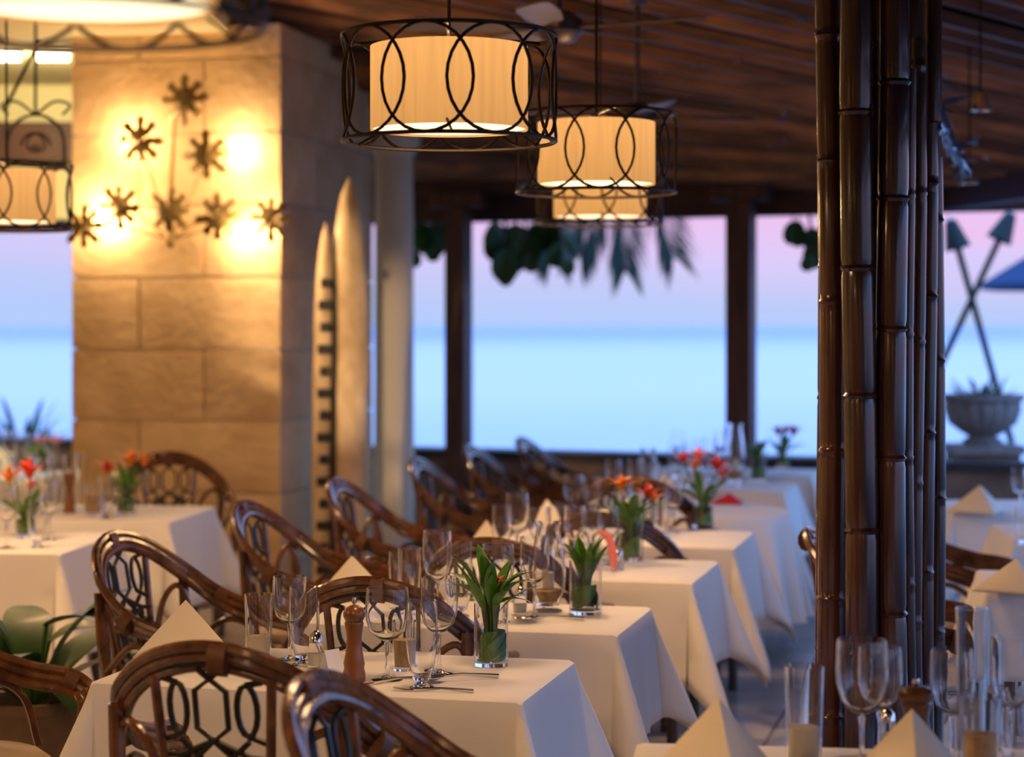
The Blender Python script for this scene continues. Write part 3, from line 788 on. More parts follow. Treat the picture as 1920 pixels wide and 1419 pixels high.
# ---------------- table 3
ware('3', [('goblet', 970, 1055, 44, 130, 'wine goblet, leftmost of the tall ones'),
           ('footed', 940, 1052, 36, 104, 'short footed glass at the far left'),
           ('goblet', 1012, 1062, 42, 110, 'wine goblet seen above the big hurricane glass'),
           ('goblet', 1078, 1066, 44, 118, 'wine goblet above the short green leaves'),
           ('footed', 1110, 1055, 38, 100, 'footed glass left of the bird of paradise blooms'),
           ('goblet', 1140, 1060, 42, 112, 'wine goblet beside the bird of paradise vase'),
           ('tumbler', 1045, 1040, 36, 90, 'tumbler in the middle of the glasses'),
           ('salt', 1158, 1068, 22, 40, 'tiny glittering salt shaker at the front edge')])
vase('glass vase of orange and red blooms, on the third table of the row', at(1183, 1050), .19, .052, 'bloom', 12, blooms=(('orange', -.04, .10, 1.1), ('red', .07, .07, 1.0), ('orange', .10, .055, .8)))
place_napkin(at(905, 1035), math.radians(-60), 'cream napkin folded to a peak at the left end of the third table', 1.0)
hb = thing('drooping_bloom', 'coral red bloom drooping behind the short green leaves on the third table', 'flower', at(1150, 1072))
MB().tube(crom([(.0, .0, .012), (.0, .0, .07), (-.02, 0, .14), (-.06, 0, .165)], 5), [.012]*4+[.017]*4+[.015]*4+[.01]*4, 8).obj('bract', M['pink'], hb)
# ---------------- table 4
ware('4', [('goblet', 1075, 985, 38, 95, 'wine goblet at the left end'),
           ('goblet', 1110, 992, 36, 98, 'wine goblet second from the left end'),
           ('footed', 1140, 985, 32, 80, 'footed glass behind the red and orange bloom'),
           ('hurricane', 1170, 998, 44, 105, 'hurricane candle glass in the middle'),
           ('goblet', 1215, 985, 36, 100, 'wine goblet above the dark chair rail'),
           ('goblet', 1262, 998, 38, 100, 'wine goblet nearest the large red bouquet'),
           ('footed', 1240, 1006, 34, 76, 'footed glass close to the chair rail')])
vase('glass vase of red and coral blooms, on the fourth table of the row', at(1318, 988), .175, .054, 'bloom', 15,
     blooms=(('red', .07, .10, 1.2), ('orange', -.04, .10, 1.0), ('pink', -.02, .15, 1.1), ('pink', .10, .06, 1.1), ('red', -.10, .14, .9)))
place_napkin(at(1020, 990), math.radians(-50), 'cream napkin standing at the left end of the fourth table', 1.0)
# ---------------- round table
ware('5', [('goblet', 1150, 945, 32, 84, 'wine goblet at its left rim'),
           ('goblet', 1192, 948, 32, 88, 'wine goblet near its left rim'),
           ('footed', 1225, 940, 28, 72, 'footed glass left of the white napkin'),
           ('goblet', 1290, 944, 32, 86, 'wine goblet right of the white napkin'),
           ('hurricane', 1215, 930, 38, 90, 'hurricane candle glass toward its back')])
place_napkin(at(1252, 950), 1.2, 'white napkin standing upright amid the glasses of the round table', 1.3)
rn = place_napkin(at(1372, 945), .5, 'crumpled crimson napkin on the round table', (1.0, .9, .42), 'crimson napkin'); rn.data = nap_me.copy(); rn.data.materials[0] = M['redcloth']
# ---------------- tables 6 and 7
ware('6', [('hurricane', 1378, 912, 40, 118, 'tall hurricane candle glass before the right timber post'),
           ('goblet', 1330, 900, 30, 82, 'wine goblet left of the tall hurricane glass'),
           ('goblet', 1296, 905, 28, 80, 'wine goblet at the middle'),
           ('footed', 1265, 900, 26, 66, 'footed glass at the left end')])
vase('dark glass vase packed with green leaves, on the sixth table of the row', at(1421, 902), .17, .055, 'tight', 21)
ware('7', [('goblet', 1352, 880, 28, 76, 'wine goblet left of the red bouquet'),
           ('footed', 1310, 880, 24, 60, 'footed glass at the left end'),
           ('goblet', 1270, 882, 26, 76, 'wine goblet against the sea wall')])
vase('glass vase with a dark red bouquet, on the farthest table of the row', at(1468, 878), .14, .05, 'bloom', 23, blooms=(('red', .07, .08, 1.3), ('red', -.03, .08, 1.2), ('pink', .02, .10, 1.0)))
# ---------------- left tables
ware('L1', [('goblet', 12, 1028, 44, 118, 'wine goblet at the far left'),
            ('goblet', 92, 1012, 40, 112, 'wine goblet right of the red blooms'),
            ('footed', 70, 1026, 36, 90, 'footed glass in front of the red blooms')])
vase('glass vase with scarlet and orange blooms, on the front left table', at(48, 1006), .14, .05, 'bloom', 31, blooms=(('red', .02, .13, 1.5), ('orange', -.08, .11, 1.2), ('pink', .03, .08, .8)))
ware('L2', [('mill', 130, 962, 22, 84, 'dark wooden pepper mill'),
            ('flute', 152, 958, 20, 112, 'slim flute right of the pepper mill'),
            ('sandglass', 178, 965, 44, 60, 'squat glass of amber sand'),
            ('footed', 199, 972, 30, 80, 'footed glass left of the orange bouquet'),
            ('goblet', 85, 966, 38, 108, 'wine goblet left of the pepper mill'),
            ('goblet', 108, 958, 34, 104, 'wine goblet close to the pepper mill'),
            ('goblet', 15, 965, 36, 105, 'wine goblet at the far left')])
vase('glass vase with orange and red blooms, on the left table before the stone pillar', at(237, 964), .15, .054, 'bloom', 35, blooms=(('orange', .02, .10, 1.4), ('red', -.10, .06, 1.2), ('orange', .09, .10, 1.0)))
ware('L3', [('goblet', 20, 892, 32, 86, 'wine goblet at the far left'),
            ('goblet', 58, 895, 30, 84, 'wine goblet at the middle'),
            ('goblet', 96, 893, 30, 86, 'wine goblet nearest the stone pillar'),
            ('footed', 40, 900, 28, 70, 'footed glass between two goblets')])
vase('glass vase with a coral bloom, on the left table beside the sea opening', at(78, 888), .13, .045, 'bloom', 37, blooms=(('pink', .10, .05, 1.2), ('pink', .0, .06, 1.0)))
place_napkin(at(-5, 884), .4, 'pale napkin below the sea opening at the left edge', 1.3)
# ---------------- right tables
place_napkin(at(1842, 962), .25, 'cream napkin on the right table near the stone urn', (1.5, 1.3, 1.05))
place_napkin(at(1912, 1112), .3, 'cream napkin on the right table behind the bamboo column', (1.4, 1.2, .9))
ware('R1', [('goblet', 1914, 966, 34, 88, 'wine goblet at the far right')])
ware('R2', [('footed', 1917, 1022, 30, 70, 'footed glass at the far right')])
# ---------------- corner table
ware('8', [('goblet', 1616, 1442, 98, 244, 'large blurred wine goblet in front of the bamboo column'),
           ('goblet', 1650, 1420, 84, 208, 'blurred goblet right behind the large one'),
           ('milk', 1508, 1432, 74, 184, 'tall tumbler with milky candle left of the bamboo column'),
           ('mill', 1718, 1422, 70, 150, 'short dark wooden pepper mill'),
           ('salt', 1664, 1402, 34, 74, 'small glass salt shaker behind the napkin'),
           ('flute', 1822, 1440, 60, 300, 'tallest straight glass right of the bamboo column'),
           ('goblet', 1786, 1432, 84, 215, 'blurred wine goblet left of the tall straight glass'),
           ('goblet', 1897, 1430, 80, 236, 'blurred wine goblet at the right edge'),
           ('sandglass', 1838, 1490, 76, 185, 'amber sand glass between the goblets'),
           ('footed', 1906, 1462, 70, 170, 'footed water glass in the right corner')])
place_napkin(at(1352, 1452), .15, 'big cream napkin peaked at the left end of the corner table', 1.18)
place_napkin(at(1712, 1468), -.1, 'big cream napkin peaked before the pepper mill on the corner table', 1.12)
cutlery(1520, 1444, math.radians(-60), 'steel spoon before the milky tumbler on the corner table')

# ================================================================== DRUM PENDANT LAMPS
def make_lamp():
    t = thing('drum_pendant', 'drum pendant', 'lamp')
    r, Rr, h, hh = .214, .290, .225, .285
    MB().lathe([(r, -h/2), (r, h/2), (r-.004, h/2), (r-.004, -h/2)], 48, close=True).obj('shade', M['shade'], t)
    MB().lathe([(.0005, -h/2+.006), (r-.006, -h/2+.006), (r-.006, -h/2+.011), (.0005, -h/2+.011)], 40).obj('diffuser', M['diffuser'], t)
    n = 10
    for z in (-hh/2, hh/2): MB().tube([(Rr*math.cos(2*PI*k/48), Rr*math.sin(2*PI*k/48), z) for k in range(48)], .0055, 6, closed=True).obj('cage_ring', M['iron'], t)
    w = 2*PI/n*1.38          # half-width angle of each oval: neighbours overlap
    for k in range(n):
        a0 = 2*PI*k/n
        P = []
        for q in range(28):
            b = 2*PI*q/28; a = a0+w*.5*math.cos(b)*1.0
            P.append((Rr*math.cos(a+0), Rr*math.sin(a), hh/2*math.sin(b)))
        MB().tube(P, .0048, 6, closed=True).obj('cage_oval', M['iron'], t)
    for k in range(3):
        a = 2*PI*k/3+.4
        MB().tube([(.01*math.cos(a), .01*math.sin(a), h/2+.03), (Rr*math.cos(a), Rr*math.sin(a), hh/2)], .005, 6).obj('spider_arm', M['iron'], t)
        MB().tube([(r*math.cos(a), r*math.sin(a), -h/2+.01), (Rr*math.cos(a+.05), Rr*math.sin(a+.05), -hh/2)], .004, 6).obj('spider_arm', M['iron'], t)
    MB().lathe([(.0005, .06), (.022, .06), (.022, .13), (.0005, .135)], 12).obj('socket', M['fanmetal'], t)
    MB().lathe([(.0005, -.045), (.026, -.02), (.030, .01), (.02, .04), (.016, .058), (.0005, .058)], 16).obj('bulb', M['diffuser'], t)
    return t
lamp0 = make_lamp(); lamp_used = [False]
def ceil_z(x, y):
    best = None
    for i in range(-3, 50):
        tt = i/10; a, b = key(KL, tt), key(KR, tt); u = (x-a.x)/(b.x-a.x); p = a.lerp(b, u)
        if best is None or abs(p.y-y) < best[0]: best = (abs(p.y-y), p.z)
    return best[1]
def lamp(px, Y, zc, label, sc=1.0, rz=0, power=1.0, xyz=None):
    p = Vector(xyz) if xyz else Vector(((px-960)*Y/F, Y, zc))
    if not lamp_used[0]:
        lamp_used[0] = True; o = lamp0; o.location = p; o.rotation_euler = (0, 0, rz); o.scale = (sc, sc, sc); o['label'] = label; o['group'] = 'drum pendant lamps over the tables'
    else: o = dup(lamp0, p, rz, label, 'drum pendant lamps over the tables', sc)
    top = ceil_z(p.x, p.y)-.03 if p.x > -1.7 else 3.56
    MB().tube([(0, 0, .135), (0, 0, (top-p.z)/sc)], .005, 6).obj('hanging_rod', M['iron'], o)
    MB().lathe([(.0005, (top-p.z)/sc), (.055, (top-p.z)/sc), (.05, (top-p.z)/sc-.02), (.01, (top-p.z)/sc-.035), (.0005, (top-p.z)/sc-.036)], 16).obj('ceiling_rose', M['iron'], o)
    d = bpy.data.lights.new('lamp_glow_down', 'AREA'); d.shape = 'DISK'; d.size = .36; d.color = LAMP_WARM; d.energy = K_DOWN*power
    link('lamp_glow_down', d, o, (0, 0, -.125))
    u = bpy.data.lights.new('lamp_glow_up', 'POINT'); u.shadow_soft_size = .025; u.color = LAMP_WARM; u.energy = K_UP*power
    link('lamp_glow_up', u, o, (0, 0, .075))
    return o
lamp(842, 5.50, 2.392, 'glowing drum pendant in a wire cage, sharp, above the nearest table', rz=.13)
lamp(1118, 7.38, 2.375, 'glowing drum pendant second in the row, left of the bamboo column', rz=.32)
lamp(1125, 9.36, 2.362, 'glowing drum pendant lowest in view, behind the second one', rz=.1)
lamp(155, 3.25, 2.375, 'large out of focus drum pendant cut off by the top left corner', rz=.25)
lamp(12, 9.0, 2.32, 'glowing drum pendant at the left edge over the sea opening', rz=.2)
for i, (x, y) in enumerate(((-1.5, .3), (1.3, .2), (-3.6, 4.2), (-3.8, 8.0))):  # unseen pendants added outside the view for warm fill light
    lamp(0, 0, 0, ['added unseen drum pendant behind the viewer on the left', 'added unseen drum pendant behind the viewer on the right', 'added unseen drum pendant over the left bay in front', 'added unseen drum pendant over the left bay further back', 'added unseen drum pendant beyond the right edge in front'][i],
         xyz=(x, y, 2.4), power=(1.3, 1.3, 3, 4, 1.3)[i])

# ================================================================== WALL SCONCE
sc0 = pw(325, 430, 12.44)
sco = thing('wall_sconce', 'gilded leaf and flower wall sconce glowing on the stone pillar', 'sconce', sc0)
def facade_y(x): return 12.4+(-1.415-x)*.2474
def rel(px, py, off=.11):
    x = (px-960)*12.45/F; Y = facade_y(x)-off; v = pw(px, py, Y); return v-sc0
def star(r, n=9, seed=0):
    rnd = random.Random(seed); V = [(0, 0, -.006)]; Fq = []
    for k in range(n):
        a = 2*PI*k/n+rnd.uniform(-.12, .12); L = r*rnd.uniform(.85, 1.1)
        pts = [(.48*r, a-.39), (.50*r, a-.24), (.62*r, a-.19), (.80*r, a-.23), (L, a), (.80*r, a+.23), (.62*r, a+.19), (.50*r, a+.24), (.48*r, a+.39)]
        b = len(V); V += [(q*math.cos(w), .012*(q/r)**2, q*math.sin(w)) for q, w in pts]
        for i in range(8): Fq.append((0, b+i, b+i+1))
    return V, Fq
flowers = [(345, 187, 42), (262, 262, 40), (387, 290, 40), (222, 388, 38), (318, 393, 38), (408, 407, 38), (155, 424, 36), (508, 410, 36)]
root = rel(320, 450, .05)
for i, (fx, fy, rp_) in enumerate(flowers):
    c = rel(fx, fy, .16); V, Fq = star(rp_*1.25*12.4/F, 8, i)
    R3 = Matrix.Rotation(RA+random.uniform(-.15, .15), 3, 'Z')
    o = MB().add([R3 @ Vector(v)+c for v in V], Fq).obj('leaf_flower', M['goldleaf'], sco)
    m = o.modifiers.new('t', 'SOLIDIFY'); m.thickness = .004
    if i not in (0, 4):
        mid_ = (root+c)/2+Vector(((c.x-root.x)*.12, .03, .05))
        MB().tube(crom([root, mid_, c+Vector((0, .03, 0))], 6), .006, 6).obj('branch', M['goldleaf'], sco)
        l = bpy.data.lights.new('sconce_glow', 'POINT'); l.shadow_soft_size = .03; l.color = (1, .67, .35); l.energy = K_SCONCE
        q = {1: (-26, -2), 2: (52, -8), 3: (-30, 14), 5: (34, 28), 6: (34, -10), 7: (-14, 4)}[i]; b = rel(fx+q[0], fy+q[1], .09)
        MB().lathe([(.0005, -.012), (.010, -.008), (.012, .0), (.010, .008), (.0005, .012)], 12, c=b).obj('bulb', M['bulb'], sco)
        MB().tube([b+Vector((0, .012, 0)), b+Vector((0, .09, 0))], .006, 6).obj('bulb_holder', M['goldleaf'], sco)
        link('sconce_glow', l, sco, b+Vector((0, -.03, 0)))
MB().tube([root, rel(322, 330, .06), rel(330, 200, .10)], [.02, .013, .009], 8).obj('stem', M['goldleaf'], sco)
MB().lathe([(.0005, -.06), (.03, -.03), (.035, .03), (.015, .07), (.0005, .07)], 14, c=root+Vector((0, .015, 0))).obj('back_boss', M['goldleaf'], sco)

# fluorescent tubes under the left ceiling
for i, (px, lab) in enumerate(((8, 'bright fluorescent tube at the left edge under the ceiling'), (100, 'bright fluorescent tube beside the stone pillar under the ceiling'))):
    p = pw(px, 106, 13.2)
    t = thing('tube_light', lab, 'light', p, 0, 'fluorescent tube lights of the left bay')
    MB().tube([(-.10, 0, 0), (.10, 0, 0)], .030, 10).obj('tube', M['tube'], t)
    MB().box((0, 0, .0425), (.26, .07, .025)).obj('housing', M['white'], t, False)
    tl = bpy.data.lights.new('tube_glow', 'AREA'); tl.shape = 'RECTANGLE'; tl.size = .2; tl.size_y = .06; tl.color = (1, .85, .45); tl.energy = 50; link('tube_glow', tl, t, (0, 0, -.034), (.9, 0, 0))

# wrought iron chandelier hanging in the left bay
ch = thing('iron_chandelier', 'dark wrought iron scroll chandelier above the left lamp', 'chandelier', pw(45, 262, 10.6))
def arc(cx, cz, r, a0, a1, y=0, n=16): return [(cx+r*math.cos(a0+(a1-a0)*k/n), y, cz+r*math.sin(a0+(a1-a0)*k/n)) for k in range(n+1)]
MB().tube(arc(.06, -.02, .15, 0, PI), .008, 6).obj('arch', M['iron'], ch)
for s in (-1, 1):
    MB().tube([(.06+s*(.10-.006*k)*math.cos(k*.45)*.8, 0, -.03+(.10-.006*k)*math.sin(k*.45)*.8) for k in range(16)], .006, 6).obj('scroll', M['iron'], ch)
    MB().tube(crom([(.06, 0, .13), (.06+s*.1, 0, .2), (.06+s*.18, 0, .18), (.06+s*.14, 0, .13)], 6), .007, 6).obj('scroll', M['iron'], ch)
MB().tube([(.21, 0, -.13), (-.2, 0, -.13)], .012, 6).obj('crossbar', M['iron'], ch)
MB().tube([(-.10, 0, .16), (.08, 0, .52)], .010, 6).obj('stay', M['iron'], ch)
MB().tube([(.06, 0, .13), (.06, 0, 3.55-ch.location.z)], .008, 6).obj('rod', M['iron'], ch)
for x in (.21, -.09): MB().tube([(x, 0, -.02), (x, 0, -.13)], .008, 6).obj('upright', M['iron'], ch)

# ================================================================== CEILING FANS
def fan(px, py, Y, r, rz, label, nb=4):
    p = pw(px, py, Y)
    t = thing('ceiling_fan', label, 'fan', p, rz, 'ceiling fans under the bamboo roof')
    MB().lathe([(.0005, -.07), (.07, -.06), (.11, -.02), (.11, .03), (.06, .07), (.0005, .075)], 24).obj('motor', M['fanmetal'], t)
    for k in range(nb):
        a = 2*PI*k/nb; R3 = Matrix.Rotation(a, 3, 'Z'); R4 = Matrix.Rotation(.22, 3, 'X'); V = []
        for (x, w) in ((.19, .045), (.25, .062), (r*.6, .078), (r*.92, .074), (r*.985, .055), (r, .025)):
            for s in (-1, 1): V.append(R3 @ (R4 @ Vector((0, s*w, 0))+Vector((x, 0, 0))))
        b = MB().add(V, [(2*i, 2*i+1, 2*i+3, 2*i+2) for i in range(5)]).obj('blade', M['fan'], t, False)
        b.modifiers.new('t', 'SOLIDIFY').thickness = .009
        MB().tube([R3 @ Vector((.09, 0, 0)), R3 @ Vector((.22, 0, 0))], .012, 6, flat=2).obj('blade_iron', M['fanmetal'], t)
    top = ceil_z(p.x, p.y)-.03
    MB().tube([(0, 0, .07), (0, 0, top-p.z)], .013, 8).obj('downrod', M['fanmetal'], t)
    MB().lathe([(.0005, top-p.z), (.07, top-p.z), (.05, top-p.z-.06), (.015, top-p.z-.07), (.0005, top-p.z-.07)], 16).obj('canopy', M['fanmetal'], t)
fan(1048, 52, 9.0, .70, .75, 'grey ceiling fan right of the sharp drum lamp', 5)
fan(1195, 218, 11.0, .66, .15, 'grey ceiling fan behind the second drum lamp')
fan(1116, 352, 14.2, .54, .03, 'farthest ceiling fan, pale blade tips either side of the drum lamps')

# ================================================================== RIGHT OF THE BAMBOO COLUMN
gl = thing('netting_strip', 'shaggy strip of glossy blue netting hanging by the bamboo column', 'netting')
g0, g1 = pw(1700, 50, 7.2), pw(1812, 325, 9.0); gl.location = g0
rnd = random.Random(4); mb = MB()
mb.tube([(0, 0, 0), tuple((g1-g0)*.5+Vector((-.02, 0, -.05))), tuple(g1-g0)], .022, 8)
for k in range(150):
    f = rnd.random(); c = (g1-g0)*f; d = Vector((rnd.uniform(-1, 1), rnd.uniform(-1, 1), rnd.uniform(-1.4, .4))).normalized()*rnd.uniform(.05, .12)*(1.2-f*.5)
    s = Vector((rnd.uniform(-1, 1), rnd.uniform(-1, 1), rnd.uniform(-1, 1))).normalized()*.014
    mb.add([c-s, c+s, c+d+s*.6, c+d*1.25, c+d-s*.6], [(0, 1, 2, 3, 4)])
cz = ceil_z(g0.x, g0.y)-.12-g0.z
mb.tube([(0, 0, cz), (0, 0, 0)], .008, 6)
gl_o = mb.obj('netting', M['tarp'], gl, False)
def spot(px, py, Y, label, rz):
    p = pw(px, py, Y); t = thing('spotlight', label, 'spotlight', p, rz, 'unlit spotlights under the dark eaves')
    MB().lathe([(.012, .05), (.03, .03), (.042, -.02), (.045, -.045), (.041, -.045), (.03, .02), (.008, .04)], 18).obj('can', M['steel'], t)
    top = ceil_z(p.x, p.y)
    MB().tube([(0, 0, .045), (0, 0, top-p.z)], .006, 6).obj('stalk', M['iron'], t)
spot(1838, 190, 9.6, 'small chrome spotlight glinting high at the right under the dark roof', .4)
spot(1818, 328, 10.4, 'small chrome spotlight at the lower end of the blue netting', .2)

# added unseen accent spotlight, left of the frame, to warm the column and the canoe
def accent(pos, aim, label, e, cone):
    t = thing('spotlight', label, 'spotlight', pos)
    d = (Vector(aim)-Vector(pos)).normalized(); q = d.to_track_quat('-Z', 'Y')
    mb = MB(); mb.lathe([(.02, .10), (.045, .08), (.05, 0), (.045, 0), (.04, .075), (.018, .09)], 18)
    c = mb.obj('can', M['steel'], t); c.rotation_euler = q.to_euler()
    MB().tube([(0, 0, .02), (0, 0, 3.56-pos[2])], .008, 6).obj('stalk', M['iron'], t)
    l = bpy.data.lights.new('added_spot_beam', 'SPOT'); l.energy = e; l.spot_size = math.radians(cone); l.spot_blend = .7; l.shadow_soft_size = .03; l.color = (1, .68, .38)
    link('added_spot_beam', l, t, (0, 0, 0), q.to_euler())
accent((-2.35, 7.3, 3.0), (-.90, 13.4, 1.5), 'added unseen chrome spotlight left of the frame warming the cream column', 800, 17)

# stone urn on its pedestal
up = pw(1842, 610, 15.15); up.z = 0
ur = thing('stone_urn', 'wide fluted stone urn on a pedestal outside at the right', 'planter', up)
MB().box((0, 0, .40), (.46, .46, .80)).obj('pedestal', M['lowwall'], ur, False)
MB().box((0, 0, .83), (.52, .52, .06)).obj('pedestal_cap', M['urn'], ur, False)
V = []; Fq = []; n = 72
prof = [(.14, .86), (.15, .89), (.10, .92), (.17, .96), (.25, 1.02), (.285, 1.12), (.28, 1.18), (.31, 1.20), (.31, 1.235), (.27, 1.235), (.25, 1.16), (.001, 1.16)]
for i, (r, z) in enumerate(prof):
    for k in range(n):
        a = 2*PI*k/n; q = r*(1-.05*abs(math.sin(a*9))*(1 if 3 <= i <= 6 else 0)); V.append((q*math.cos(a), q*math.sin(a), z))
for i in range(len(prof)-1):
    for k in range(n): Fq.append((i*n+k, i*n+(k+1) % n, (i+1)*n+(k+1) % n, (i+1)*n+k))
MB().add(V, Fq).obj('bowl', M['urn'], ur)
MB().lathe([(.001, 1.165), (.245, 1.17), (.001, 1.20)], 20).obj('soil', M['deck'], ur)
sp_me = [leaf_mesh('leaf', .26, .016, .5, M['bigleaf']), leaf_mesh('leaf', .20, .02, 1.0, M['bigleaf'])]
pl = thing('urn_plant', 'spiky green plant growing in the stone urn', 'plant', up+Vector((0, 0, 1.175)))
rnd = random.Random(3)
for k in range(60):
    a = rnd.uniform(0, 2*PI); q = rnd.uniform(0, .19)
    o = link('leaf', rnd.choice(sp_me), pl, (q*math.cos(a)-.02, q*math.sin(a), 0), sc=rnd.uniform(.5, .95))
    o.rotation_euler = (Matrix.Rotation(a-PI/2, 3, 'Z') @ Matrix.Rotation(-rnd.uniform(.0, .9), 3, 'X')).to_euler()
# crossed torches
def torch(h, b, Y0, Y1, label):
    A, B = pw(*h, Y0), pw(*b, Y1); d = (B-A).normalized()
    B2 = A+d*((A.z-.0)/(-d.z)); t = thing('garden_torch', label, 'torch', B2, 0, 'crossed garden torches beyond the eaves')
    A_ = A-B2
    MB().tube([(0, 0, 0), A_], .026, 10).obj('pole', M['torch'], t)
    MB().tube([A_, A_-d*.01, A_-d*.20, A_-d*.24], [.03, .105, .055, .04], 14).obj('cone_head', M['torch'], t)
    MB().tube([A_-d*.24, A_-d*.27], [.02, .016], 8).obj('wick', M['steel'], t)
torch((1797, 468), (1872, 740), 15.75, 15.75, 'dark garden torch leaning left, its cone head beside the bamboo column')
torch((1872, 452), (1772, 668), 15.95, 15.95, 'dark garden torch leaning right, its cone head at the eaves')
# blue parasol
pp = pw(2075, 610, 20.0)
pa = thing('blue_parasol', 'dark blue parasol tip entering at the right edge above the sea', 'parasol', (pp.x, pp.y, -.06))
V = [(0, 0, 2.98)]+[(1.24*math.cos(2*PI*k/8), 1.24*math.sin(2*PI*k/8), 2.22) for k in range(8)]+[(1.24*math.cos(2*PI*k/8), 1.24*math.sin(2*PI*k/8), 2.16) for k in range(8)]
o = MB().add(V, [(0, 1+k, 1+(k+1) % 8) for k in range(8)]+[(1+k, 9+k, 9+(k+1) % 8, 1+(k+1) % 8) for k in range(8)]).obj('canopy', M['parasol'], pa, False); o.modifiers.new('t', 'SOLIDIFY').thickness = .006
MB().tube([(0, 0, 0), (0, 0, 3.05)], .03, 10).obj('pole', M['leg'], pa)
for k in range(8): MB().tube([(0, 0, 2.55), (1.2*math.cos(2*PI*k/8), 1.2*math.sin(2*PI*k/8), 2.21)], .01, 5).obj('rib', M['leg'], pa)
MB().lathe([(.001, 0), (.28, 0), (.28, .05), (.04, .1), (.001, .1)], 20).obj('base', M['urn'], pa)

# ================================================================== PLANTS
# broad-leaved plant at lower left
bl = [leaf_mesh('leaf', .40, .085, .9, M['bigleaf'], 12, .2), leaf_mesh('leaf', .34, .075, 1.5, M['bigleaf'], 12, .2)]
bp_ = pw(62, 610, 7.55); bp_.z = 0
po = thing('potted_plant', 'broad leaved green plant in a pot at the lower left', 'plant', bp_, 0, None, 1.22)
MB().lathe([(.001, 0), (.12, 0), (.16, .26), (.17, .27), (.165, .30), (.14, .30), (.14, .25), (.001, .25)], 24).obj('pot', M['lowwall'], po)
rnd = random.Random(11)
for i, (a, tilt, z, k, s) in enumerate(((.1, .25, .36, 0, 1.0), (5.9, 1.15, .52, 0, 1.15), (.45, .9, .46, 1, 1.0), (3.4, .3, .40, 0, 1.1), (1.9, .6, .38, 0, .9), (4.6, .5, .36, 1, 1.0),
                                  (3.0, .9, .35, 1, .9), (5.3, .8, .34, 1, .9), (.8, .5, .30, 0, .9), (2.5, .4, .3, 0, 1), (4.0, .85, .3, 1, 1), (6.1, .6, .28, 0, 1))):
    o = link('leaf', bl[k], po, (.05*math.cos(a), .05*math.sin(a), z), sc=s)
    o.rotation_euler = (Matrix.Rotation(a-PI/2, 3, 'Z') @ Matrix.Rotation(-tilt, 3, 'X')).to_euler()
    MB().tube([(0, 0, .26), (.05*math.cos(a), .05*math.sin(a), z+.01)], .007, 6).obj('stem', M['stem'], po)

# palm fronds and sea-grape leaves hanging outside beyond the eaves
tb = pw(866, 610, 19.5); tb.z = -.06
palm = thing('palm_tree', 'palm tree outside, its fronds drooping below the eaves in the middle', 'tree', tb)
MB().tube(crom([(0, 0, 0), (.02, .02, 1.4), (0, 0, 2.6), (.05, 0, 3.7)], 6), [.085]*19, 12).obj('trunk', M['darkwood'], palm)
MB().lathe([(.001, -.1), (.10, -.05), (.13, .05), (.06, .16), (.001, .2)], 12, c=(.05, 0, 3.7)).obj('crown', M['palm'], palm)
def frond(px, py, Y, L, yaw, nl=34, ll=.62):
    p = pw(px, py, Y)-tb
    R3 = Matrix.Rotation(yaw, 3, 'Y'); tip = p+R3 @ Vector((0, 0, -L)); crown = Vector((.05, 0, 3.72))
    hi = crown.lerp(p, .55); hi.z = max(crown.z, p.z)+.45
    P = crom([crown, hi, p+Vector((0, 0, .15)), p.lerp(tip, .5), tip], 6)
    r = MB().tube(P, [.016-.012*i/(len(P)-1) for i in range(len(P))], 6).obj('frond', M['palm'], palm)
    V = []; Fq = []; rnd = random.Random(px)
    for k in range(nl):
        f = (k//2+1)/(nl/2+1); s = -1 if k % 2 else 1; g = .35+.65*f; x = g*(len(P)-1); i_ = min(int(x), len(P)-2)
        b = P[i_].lerp(P[i_+1], x-i_); l = ll*(1-.45*f)*rnd.uniform(.8, 1.1)
        e = b+R3 @ Vector((s*l*.42, rnd.uniform(-.15, .15), -l*.9)); w = Vector((.012, 0, 0)); m_ = b.lerp(e, .5)+Vector((0, 0, .03))
        i0 = len(V); V += [b-w*.5, b+w*.5, m_-w, m_+w, e]
        Fq += [(i0, i0+1, i0+3, i0+2), (i0+2, i0+3, i0+4)]
    o = MB().add(V, Fq).obj('leaflets', M['palm'], r, False); o['kind'] = 'stuff'
for a in ((1125, 380, 19.0, .55, .35, 60), (1010, 400, 20.0, .5, -.25, 50), (1160, 385, 19.6, .65, -.1, 64), (1225, 380, 18.8, .55, -.35, 60), (1080, 385, 19.9, .5, .3, 50)): frond(*a)
for a in ((600, 380, 19.6, .5, .3, 40), (760, 300, 18.9, .4, .3, 40), (900, 250, 20.6, .4, 0, 40)): frond(*a)
rb = []
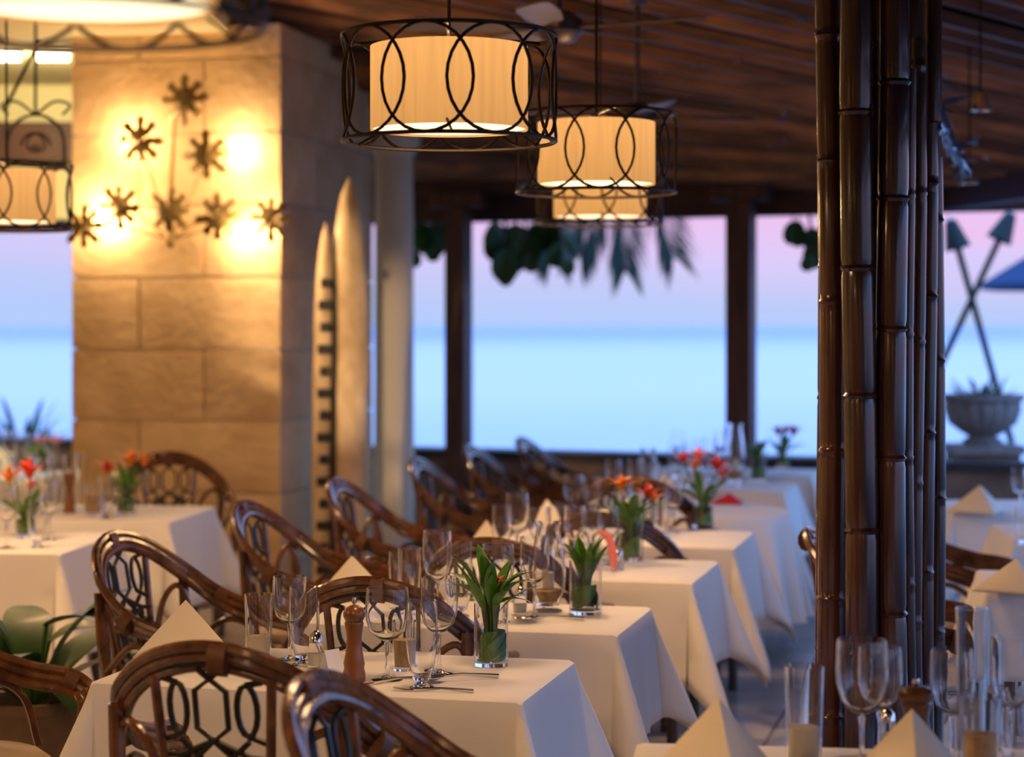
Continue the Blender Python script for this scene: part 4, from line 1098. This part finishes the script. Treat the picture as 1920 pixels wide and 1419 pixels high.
for k in range(2):
    V = [(0, 0, 0)]; n = 14
    for i in range(n):
        a = 2*PI*i/n; V.append((.085*math.cos(a), .012*math.sin(a*2), -.085+.10*math.sin(a)))
    rb.append(MB().add(V, [(0, 1+i, 1+(i+1) % n) for i in range(n)]).mesh('leaf', M['bigleaf'], False))
def sprig(pts, Y, label):
    c = pw(pts[0][0], 400, Y); t = thing('leafy_branch', label, 'branch', c, 0, 'leafy branches hanging beyond the eaves'); rnd = random.Random(pts[0][0])
    for (px, py, s) in pts:
        q = pw(px, py, Y+rnd.uniform(-.2, .2))-c
        o = link('leaf', rb[0], t, q, (rnd.uniform(-.3, .3), rnd.uniform(-.6, .6), rnd.uniform(-.6, .6)), s)
        MB().tube([(q.x*.85, 0, 2.72-c.z), q], .006, 5).obj('twig', M['darkwood'], t)
sprig([(800, 425, 1.1), (785, 440, 1), (822, 440, 1), (805, 455, .9), (776, 470, .8), (790, 420, 1.3), (815, 418, 1.2)], 16.75, 'dark leafy branch between the cream column and left timber post')
sprig([(945, 430, 1.5), (965, 425, 1.6), (985, 440, 1.5), (950, 470, 1.4), (948, 490, 1.1), (970, 460, 1.3), (1045, 430, 1.3), (1055, 460, 1.1), (1062, 480, .9), (1035, 418, 1.3), (925, 420, 1.3), (1010, 422, 1.2), (990, 478, .8)], 16.35, 'cluster of dark round leaves right of the left timber post')
sprig([(1488, 425, .9), (1522, 430, 1.0), (1524, 460, 1.0), (1522, 480, .7), (1498, 418, 1.0)], 15.5, 'small green sprig beside the bamboo column')
# shrub outside the left opening
sh = thing('agave_plant', 'dark spiky shrub silhouetted in the left sea opening', 'plant', (pw(45, 610, 19.2).x, 19.2, -.06))
MB().lathe([(.001, 0), (.22, 0), (.28, .55), (.24, .57), (.001, .5)], 20).obj('pot', M['cap'], sh)
rnd = random.Random(9)
for k in range(40):
    a = rnd.uniform(0, 2*PI); o = link('leaf', sp_me[k % 2], sh, (.12*math.cos(a), .12*math.sin(a), .54), sc=(2.0, 2.0, rnd.uniform(1.6, 2.8)))
    o.rotation_euler = (Matrix.Rotation(a-PI/2, 3, 'Z') @ Matrix.Rotation(-rnd.uniform(.0, 1.0), 3, 'X')).to_euler()
